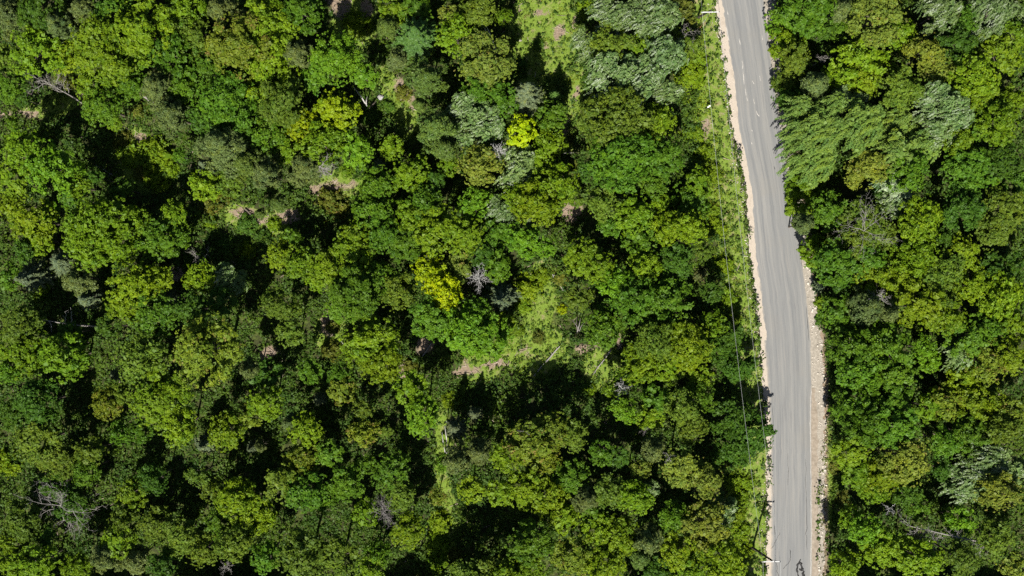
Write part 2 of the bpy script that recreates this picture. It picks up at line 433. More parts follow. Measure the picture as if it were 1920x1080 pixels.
def flake(name, pts, wid, mat, dz=0.006, seed=0, parent=road, th=0.004):
    """a thin ragged patch along a pixel polyline, a few millimetres proud of the tarmac"""
    r = np.random.default_rng(seed); V = []; n = len(pts)
    for i, (x, y) in enumerate(pts):
        a = np.array(pts[max(i - 1, 0)], float); b = np.array(pts[min(i + 1, n - 1)], float)
        d = (b - a) / (np.linalg.norm(b - a) + 1e-9); nn = np.array((-d[1], d[0]))
        w = wid * (0.35 if i in (0, n - 1) else r.uniform(0.6, 1.25)) / 2
        for s in (-1, 1):
            q = np.array((x, y)) + nn * w * s * r.uniform(0.7, 1.2)
            X, Y, _ = P2W(q[0], q[1]); V.append((X, Y, float(road_z(q[0], q[1])) + dz))
    Fq = [(2 * i, 2 * i + 1, 2 * i + 3, 2 * i + 2) for i in range(n - 1)]
    Vt = np.array(V); m = len(Vt); Vb = Vt - np.array((0, 0, th + 0.004))
    F2 = [tuple(f) for f in Fq] + [(2 * i, 2 * i + 2, m + 2 * i + 2, m + 2 * i) for i in range(n - 1)] + [(2 * i + 3, 2 * i + 1, m + 2 * i + 1, m + 2 * i + 3) for i in range(n - 1)]
    me = mesh_np(name, np.concatenate([Vt, Vb]), np.array(F2), mat)
    return link(name, me, parent)

marks = [[(1364, 20), (1365, 28)], [(1362, 48), (1364, 62), (1367, 76)], [(1386, 72), (1388, 84)], [(1391, 113), (1393, 122), (1392, 130)],
         [(1393, 132), (1394, 145), (1395, 158)], [(1397, 165), (1398, 172), (1399, 180)], [(1400, 182), (1402, 190)], [(1410, 150), (1414, 158)],
         [(1412, 185), (1415, 195)], [(1418, 208), (1420, 214), (1424, 218)], [(1409, 243), (1411, 246)], [(1409, 266), (1410, 271)], [(1393, 278), (1395, 300)],
         [(1429, 66), (1430, 76)], [(1424, 140), (1426, 152)]]
for i, p in enumerate(marks):
    q = []
    for a, b in zip(p[:-1], p[1:]):
        for t in np.linspace(0, 1, 4)[:-1]: q.append((a[0] + (b[0] - a[0]) * t, a[1] + (b[1] - a[1]) * t))
    q.append(p[-1])
    flake('paint_flake', q, 1.7 if i < 12 else 1.1, M_MARK, 0.006, 100 + i)
def wig(p, amp, seed, k=5):
    r = np.random.default_rng(seed); q = []
    for a, b in zip(p[:-1], p[1:]):
        for t in np.linspace(0, 1, k)[:-1]: q.append((a[0] + (b[0] - a[0]) * t + r.normal(0, amp), a[1] + (b[1] - a[1]) * t + r.normal(0, amp)))
    q.append(p[-1]); return q
tar = [([(1499, 1052), (1495, 1060), (1494, 1068), (1497, 1080), (1499, 1092)], 3.2), ([(1499, 1052), (1503, 1062), (1506, 1072), (1507, 1084), (1510, 1095)], 4.6),
       ([(1498, 1066), (1504, 1070)], 4.0), ([(1499, 1052), (1501, 1048)], 2.0)]
for i, (p, w) in enumerate(tar): flake('tar_patch', wig(p, 0.5, 200 + i), w, M_TAR, 0.008 + 0.004 * i, 210 + i)
cracks = [([(1468, 1067), (1474, 1060), (1480, 1054), (1482, 1045), (1481, 1030)], 0.9), ([(1453, 1050), (1457, 1062), (1459, 1080), (1459, 1100)], 0.7),
          ([(1446, 1030), (1450, 1022), (1456, 1012), (1462, 998)], 0.7), ([(1512, 930), (1513, 960), (1512, 1000), (1513, 1030)], 0.7), ([(1452, 985), (1453, 1003)], 0.9),
          ([(1476, 850), (1478, 880), (1477, 910)], 0.45), ([(1511, 860), (1510, 900), (1512, 930)], 0.5), ([(1451, 312), (1453, 318)], 0.9), ([(1449, 760), (1450, 800), (1449, 850)], 0.5),
          ([(1499, 455), (1502, 480), (1504, 500)], 0.8), ([(1511, 575), (1514, 605), (1517, 640)], 0.8)]
for i, (p, w) in enumerate(cracks): flake('crack', wig(p, 0.5, 300 + i), w, M_TAR, 0.004, 310 + i)
# edge line of pale slurry beside the dirt wash
flake('edge_ridge', wig([(1520.5, 728), (1519.5, 800), (1520.5, 870), (1520.5, 950), (1521, 1030), (1520, 1085)], 0.35, 77, 12), 1.6, M_MARK, 0.010, 78)

# ------------------------------------------------------------------ foliage generators (numpy leaf clouds)
def unit(a): return a / (np.linalg.norm(a, axis=-1, keepdims=True) + 1e-9)

class Leaves:
    def __init__(self): self.P = []; self.N = []; self.T = []; self.L = []; self.W = []; self.t = []; self.k = []
    def add(self, P, Nn, T, L, W, tint, tip):
        self.P.append(P); self.N.append(Nn); self.T.append(T); self.L.append(L); self.W.append(W); self.t.append(tint); self.k.append(tip)
    def cat(self):
        return [np.concatenate(a) for a in (self.P, self.N, self.T, self.L, self.W, self.t, self.k)]
    def mesh(self, name, mat):
        P, Nn, T, L, W, t, k = self.cat()
        Nn = unit(Nn); T = unit(T - Nn * (T * Nn).sum(-1, keepdims=True)); B = np.cross(Nn, T)
        a = T * L[:, None] * 0.5; b = B * W[:, None] * 0.5
        sag = Nn * (L * 0.10)[:, None]
        V = np.stack([P - a, P - b + a * 0.1 + sag, P + a, P + b + a * 0.1 + sag], 1).reshape(-1, 3)
        Fq = np.arange(len(V)).reshape(-1, 4)
        return mesh_np(name, V, Fq, mat, {'tint': ('FACE', t), 'tip': ('FACE', k)})

def tuft(lv, rg, C, D, rc, nl, leaf, tint, tip, spread=0.55, asp=0.75, dome=0.6):
    """leafy tufts: C centres (n,3), D outward dirs, rc radii (n,), nl leaves each"""
    n = len(C); m = nl
    cn = unit(D)
    h = np.where(np.abs(cn[:, 2:3]) < 0.9, np.array([[0, 0, 1.0]]), np.array([[1.0, 0, 0]]))
    t1 = unit(np.cross(cn, h)); t2 = np.cross(cn, t1)
    r = np.sqrt(rg.random((n, m))) * rc[:, None]; a = rg.random((n, m)) * 2 * np.pi
    # lobed outline so that a tuft is not a disc
    ph = rg.random((n, 1)) * 6.28
    r = r * (0.74 + 0.36 * np.cos(a * rg.integers(3, 6, (n, 1)) + ph))
    rad = t1[:, None] * np.cos(a)[..., None] + t2[:, None] * np.sin(a)[..., None]
    P = C[:, None] + rad * r[..., None] + cn[:, None] * (-dome * r ** 2 / rc[:, None] + rg.normal(0, 0.10, (n, m)) * rc[:, None])[..., None]
    Nn = cn[:, None] + rad * (0.55 * r / rc[:, None])[..., None] + rg.normal(0, spread, (n, m, 3))
    Nn[..., 2] = np.abs(Nn[..., 2]) * 0.8 + 0.15
    T = rad + rg.normal(0, 0.5, (n, m, 3))
    L = leaf * rg.uniform(0.7, 1.35, (n, m)); W = L * asp * rg.uniform(0.8, 1.2, (n, m))
    tt = tint[:, None] + rg.normal(0, 0.26, (n, m)); kk = np.clip(tip[:, None] + rg.normal(0, 0.12, (n, m)), 0.001, 1)
    lv.add(P.reshape(-1, 3), Nn.reshape(-1, 3), T.reshape(-1, 3), L.ravel(), W.ravel(), tt.ravel(), kk.ravel())

def inner_leaves(lv, rg, C, r, per=7.0, size=0.55):
    """big interior leaves added to block light, shade painted into their darker tint; they close the crown"""
    for i in range(len(C)):
        n = int(per * 12.6 * r[i] ** 2) + 6
        d = sphere_dirs(rg, n, -0.7)
        p = C[i] + d * (r[i] * rg.uniform(0.35, 0.80, n))[:, None] * np.array([1, 1, 0.75])
        L = size * rg.uniform(.6, 1.25, n)
        lv.add(p, d * .4 + rg.normal(0, .5, (n, 3)) + np.array([0, 0, .5]), rg.normal(0, 1, (n, 3)), L, L * rg.uniform(.55, .9, n), rg.normal(-.3, .4, n), np.full(n, 1.0))  # tint leans darker to paint shade into the crown's gaps

def sphere_dirs(rg, n, zmin=-0.3):
    z = rg.uniform(zmin, 1, n); a = rg.random(n) * 2 * np.pi; s = np.sqrt(1 - z * z)
    return np.stack([s * np.cos(a), s * np.sin(a), z], -1)

def lobes(rg, R, tall=0.75, k=None):
    k = k or int(6 + R * 2.2)
    C = [(0, 0, 0.30 * R * tall)]; r = [0.46 * R]
    for i in range(k):
        a = i * 2.399963 + rg.uniform(-0.35, 0.35); d = R * rg.uniform(0.36, 0.86)
        C.append((d * math.cos(a), d * math.sin(a), R * tall * (0.42 - 0.70 * (d / R) + rg.uniform(-0.28, 0.32)))); r.append(R * rg.uniform(0.20, 0.40) * (1.12 - .35 * d / R))
    for i in range(int(3 + R * 1.2)):                  # lower skirt of the crown
        a = i * 2.399963 + rg.uniform(0, 1.2); d = R * rg.uniform(0.45, 0.82)
        C.append((d * math.cos(a), d * math.sin(a), R * tall * rg.uniform(-1.15, -0.45))); r.append(R * rg.uniform(0.26, 0.40))
    return np.array(C), np.array(r)

def crown_broad(R, seed, clump=0.50, leaf=0.225, cover=0.95, tall=0.95, nl=36, spread=0.30):
    rg = np.random.default_rng(seed); lv = Leaves()
    C, r = lobes(rg, R, tall)
    inner_leaves(lv, rg, C, r)
    for i in range(len(C)):
        n = int(cover * 2 * math.pi * 1.25 * r[i] ** 2 / (math.pi * clump ** 2))
        d = sphere_dirs(rg, n, -0.25)
        rr = r[i] * rg.uniform(0.60, 1.22, n)
        p = C[i] + d * rr[:, None] * np.array([1, 1, 0.8])
        keep = np.ones(n, bool)
        for j in range(len(C)):
            if j != i: keep &= np.linalg.norm((p - C[j]) / np.array([1, 1, 0.8]), axis=1) > 0.72 * r[j]
        p = p[keep]; d = d[keep]; n = len(p)
        if n == 0: continue
        rc = clump * rg.uniform(0.55, 1.25, n)
        D = d * 0.75 + np.array([0, 0, 0.55]) + rg.normal(0, 0.28, (n, 3))
        lt = rg.normal(0, 0.30)
        tuft(lv, rg, p, D, rc, nl, leaf, lt + rg.normal(0, 0.45, n), rg.random(n) * 0.8 + 0.2 * rg.random())
    n = int(26 * R)                                   # stray twig tufts that break the outline
    a = rg.random(n) * 6.283; d = R * rg.uniform(0.72, 1.14, n)
    p = np.stack([d * np.cos(a), d * np.sin(a), R * tall * rg.uniform(-0.5, 0.12, n)], -1)
    tuft(lv, rg, p, np.stack([np.cos(a) * .5, np.sin(a) * .5, np.full(n, .8)], -1), clump * rg.uniform(.3, .7, n), max(7, nl // 3), leaf, rg.normal(0, .4, n), rg.random(n))
    return lv

def crown_pine(R, seed, tall=1.5, fine=1.0):
    """soft layered pine: whorls of upswept boughs that carry fine brushes of needles"""
    rg = np.random.default_rng(seed); lv = Leaves()
    nlev = int(6 + R * 1.2)
    inner_leaves(lv, rg, np.array([(0, 0, -.15 * R), (0, 0, .35 * R)]), np.array([.75 * R, .45 * R]), per=5, size=.45)
    for l in range(nlev):
        f = l / (nlev - 1); z = R * tall * (0.75 - 1.15 * f); Rl = R * (0.16 + 0.84 * f ** 0.75)
        nb = rg.integers(5, 8); a0 = rg.random() * 6.28
        for b in range(nb):
            a = a0 + b * 6.283 / nb + rg.normal(0, .2); ln = Rl * rg.uniform(0.7, 1.1)
            m = int(8 + 13 * ln)
            s = np.sqrt(rg.uniform(0.06, 1, m)) ; side = rg.normal(0, 0.17, m) * ln * (1.15 - s * .7)
            p = np.stack([np.cos(a) * s * ln - np.sin(a) * side, np.sin(a) * s * ln + np.cos(a) * side, z + 0.20 * ln * s ** 2 - .12 * ln * s + rg.normal(0, .07, m)], -1)
            out = np.stack([np.full(m, math.cos(a)), np.full(m, math.sin(a)), np.full(m, 0.9)], -1)
            tuft(lv, rg, p, out + rg.normal(0, .25, (m, 3)), 0.27 * fine * rg.uniform(.7, 1.2, m), 13, 0.26, rg.normal(0, .28) + rg.normal(0, .3, m), rg.random(m), spread=.75, asp=.32, dome=.2)
    return lv

def crown_spruce(R, seed, tall=2.4):
    rg = np.random.default_rng(seed); lv = Leaves()
    nlev = int(9 + R * 2.2)
    inner_leaves(lv, rg, np.array([(0, 0, -.6 * R), (0, 0, .1 * R), (0, 0, .7 * R)]), np.array([.75 * R, .5 * R, .25 * R]), per=6, size=.4)
    for l in range(nlev):
        f = l / (nlev - 1); z = R * tall * (0.62 - 1.12 * f); Rl = R * (0.07 + 0.93 * f)
        nb = int(6 + 6 * f); a0 = rg.random() * 6.28
        for b in range(nb):
            a = a0 + b * 6.283 / nb + rg.normal(0, .13); ln = Rl * rg.uniform(0.72, 1.08)
            m = int(22 + 95 * ln)
            s = rg.uniform(0.08, 1, m); side = rg.uniform(-1, 1, m) * (0.10 + 0.20 * ln) * (1.12 - s)
            p = np.stack([np.cos(a) * s * ln - np.sin(a) * side, np.sin(a) * s * ln + np.cos(a) * side, z - 0.38 * ln * s + .16 * ln * s * s - np.abs(side) * .25 + rg.normal(0, .03, m)], -1)
            T = np.stack([np.cos(a) * .8 - np.sin(a) * np.sign(side) * .7, np.sin(a) * .8 + np.cos(a) * np.sign(side) * .7, np.full(m, -.15)], -1) + rg.normal(0, .2, (m, 3))
            Nn = np.stack([np.cos(a) * np.full(m, .45), np.sin(a) * np.full(m, .45), np.full(m, 1.0)], -1) + rg.normal(0, .45, (m, 3))
            L = rg.uniform(.17, .32, m)
            lv.add(p, Nn, T, L, L * rg.uniform(.28, .5, m), rg.normal(0, .3) + rg.normal(0, .45, m) + .5 * (s - .5), rg.random(m))
    return lv

WIND = unit(np.array([-0.80, -0.52, 0.0]))
def crown_spray(R, seed, ln=1.15, wid=0.20, nl=34, leaf=0.24, cover=1.15, tall=0.75, curl=0.35):
    """wind-combed crown: long narrow sprays that all trail the same way"""
    rg = np.random.default_rng(seed); lv = Leaves()
    C, r = lobes(rg, R, tall)
    inner_leaves(lv, rg, C, r)
    for i in range(len(C)):
        n = int(cover * 2 * math.pi * 1.2 * r[i] ** 2 / (ln * wid * 2.4))
        d = sphere_dirs(rg, n, -0.15)
        p = C[i] + d * (r[i] * rg.uniform(0.7, 1.1, n))[:, None] * np.array([1, 1, 0.8])
        ang = math.atan2(WIND[1], WIND[0]) + 0.7 * (fbm(p[:, 0] / 1.3 + 40, p[:, 1] / 1.3 + 40, seed, 2) - 0.5) * 2 + rg.normal(0, .10, n)
        w = np.stack([np.cos(ang), np.sin(ang), np.zeros(n)], -1); q = np.stack([-np.sin(ang), np.cos(ang), np.zeros(n)], -1)
        m = nl; u = rg.uniform(0, 1, (n, m)); lnn = ln * rg.uniform(.6, 1.25, (n, 1)); x = rg.normal(0, wid * .5, (n, m)) * (1.15 - u)
        P = p[:, None] + w[:, None] * (u * lnn)[..., None] + q[:, None] * x[..., None]
        P[..., 2] += 0.10 - curl * u ** 2 * lnn - np.abs(x) * .5 + rg.normal(0, .035, (n, m))
        T = w[:, None] + q[:, None] * (np.sign(x) * .45)[..., None] + rg.normal(0, .2, (n, m, 3))
        Nn = np.array([0, 0, 1.0]) + w[:, None] * 0.25 + q[:, None] * (x / wid * .5)[..., None] + rg.normal(0, .35, (n, m, 3))
        L = leaf * rg.uniform(.7, 1.3, (n, m))
        ct = rg.normal(0, .55, (n, 1)) + rg.normal(0, .3)
        lv.add(P.reshape(-1, 3), Nn.reshape(-1, 3), T.reshape(-1, 3), L.ravel(), (L * rg.uniform(.3, .5, (n, m))).ravel(), (ct + rg.normal(0, .4, (n, m))).ravel(), rg.random(n * m))
    return lv

def crown_bush(R, seed, leaf=0.17):
    return crown_broad(R, seed, clump=.30, leaf=leaf, cover=1.2, tall=.55, nl=20, spread=.5)

SIZES = {'S': 1.7, 'M': 2.7, 'L': 4.0}
SPEC = {  # style: [(size, how many), ...], maker, material
    'broad': ([('S', 3), ('M', 4), ('L', 4)], lambda R, s: crown_broad(R, s), M_LEAF),
    'fine': ([('S', 2), ('M', 3), ('L', 3)], lambda R, s: crown_broad(R, s, clump=.30, leaf=.18, nl=18, cover=.95, tall=.85, spread=.55), M_LEAF),
    'pine': ([('S', 2), ('M', 2), ('L', 2)], lambda R, s: crown_pine(R, s), M_NEEDLE),
    'spruce': ([('S', 2), ('M', 2)], lambda R, s: crown_spruce(R, s), M_NEEDLE),
    'aspen': ([('S', 1), ('M', 2), ('L', 2)], lambda R, s: crown_spray(R, s, ln=1.0, wid=.19, nl=26, leaf=.20, cover=.90), M_SILVER),
    'frond': ([('S', 1), ('M', 2), ('L', 1)], lambda R, s: crown_spray(R, s, ln=1.5, wid=.27, nl=46, leaf=.25, cover=1.15, curl=.45), M_LEAF),
    'bush': ([('S', 4)], lambda R, s: crown_bush(R, s), M_LEAF),
}
CROWNS = {}
for si, (st, (lst, mk, mt)) in enumerate(SPEC.items()):
    for sz, cnt in lst:
        CROWNS[st, sz] = [mk(SIZES[sz], 1000 * si + 37 * k + ord(sz)).mesh(f'{st}_crown', mt) for k in range(cnt)]

def trunk_mesh(seed):
    """unit-height tapered trunk with forking limbs, radius about 1 at the foot (scaled per tree)"""
    rg = np.random.default_rng(seed); b = MB()
    pts = [(0.004 * rg.normal() * i, 0.004 * rg.normal() * i, i / 6) for i in range(7)]
    b.tube(pts, [0.016, 0.0125, 0.0115, 0.0105, 0.009, 0.007, 0.003], 7)
    for k in range(7):
        z0 = rg.uniform(.55, .85); a = k * 2.4 + rg.uniform(-.4, .4); l = rg.uniform(.10, .17)
        i = int(z0 * 6); p0 = np.array(pts[i]) + (np.array(pts[i + 1]) - np.array(pts[i])) * (z0 * 6 - i)
        p1 = p0 + np.array((math.cos(a) * l * .55, math.sin(a) * l * .55, l * .45)); p2 = p1 + np.array((math.cos(a + .3) * l * .5, math.sin(a + .3) * l * .5, l * .35))
        b.tube([p0, p1, p2], [.006, .004, .0015], 5)
    return b.mesh('trunk', M_BARK)
TRUNKS = [trunk_mesh(500 + i) for i in range(5)]

# ------------------------------------------------------------------ which tree stands where (traced from the photo: crown centre, crown radius)
# code: style, leaf colour, share of russet tips, crown height factor, words
KIND = {
    'G': ('broad', (0.066, 0.137, 0.0072), 0.00, 'broadleaf_tree', 'green clumpy broadleaf tree'),
    'g': ('broad', (0.092, 0.185, 0.0072), 0.00, 'broadleaf_tree', 'bright green broadleaf tree'),
    'L': ('broad', (0.104, 0.177, 0.0054), 0.00, 'broadleaf_tree', 'lime green broadleaf tree'),
    'V': ('broad', (0.122, 0.190, 0.0055), 0.0, 'broadleaf_tree', 'yellow-green broadleaf tree'),
    'Y': ('broad', (0.245, 0.315, 0.0018), 0.00, 'broadleaf_tree', 'bright yellow broadleaf tree'),
    'Z': ('broad', (0.185, 0.245, 0.0030), 0.00, 'broadleaf_tree', 'yellowing broadleaf tree'),
    'R': ('broad', (0.116, 0.160, 0.0120), 0.09, 'broadleaf_tree', 'russet-tipped olive broadleaf tree'),
    'O': ('fine', (0.090, 0.141, 0.0120), 0.0, 'small_leaved_tree', 'olive green fine-leaved tree'),
    'A': ('fine', (0.144, 0.185, 0.0210), 0.02, 'small_leaved_tree', 'pale olive fine-leaved tree'),
    'D': ('fine', (0.047, 0.103, 0.0078), 0.00, 'small_leaved_tree', 'dark green dense tree'),
    'B': ('pine', (0.090, 0.125, 0.0340), 0.00, 'pine_tree', 'grey-green soft pine'),
    'P': ('pine', (0.081, 0.129, 0.0220), 0.00, 'pine_tree', 'dark olive soft pine'),
    'K': ('spruce', (0.090, 0.122, 0.0620), 0.00, 'spruce_tree', 'blue-grey spruce'),
    'N': ('spruce', (0.050, 0.110, 0.0200), 0.00, 'spruce_tree', 'deep green conifer'),
    'S': ('aspen', (0.105, 0.165, 0.045), 0.00, 'aspen_tree', 'silvery wind-blown aspen'),
    'W': ('aspen', (0.200, 0.260, 0.130), 0.00, 'aspen_tree', 'whitish wind-blown aspen'),
    'F': ('frond', (0.118, 0.190, 0.0300), 0.00, 'feathery_tree', 'feathery tree with trailing sprays'),
    'l': ('bush', (0.125, 0.195, 0.0060), 0.00, 'bush', 'low lime green bush'),
    'o': ('bush', (0.105, 0.125, 0.0156), 0.05, 'bush', 'low olive bush'),
    'e': ('bush', (0.055, 0.115, 0.0108), 0.00, 'bush', 'low green bush'),
    'y': ('bush', (0.260, 0.320, 0.0024), 0.00, 'bush', 'low bright yellow bush'),
    's': ('bush', (0.110, 0.130, 0.0450), 0.05, 'bush', 'low greyish bush'),
}
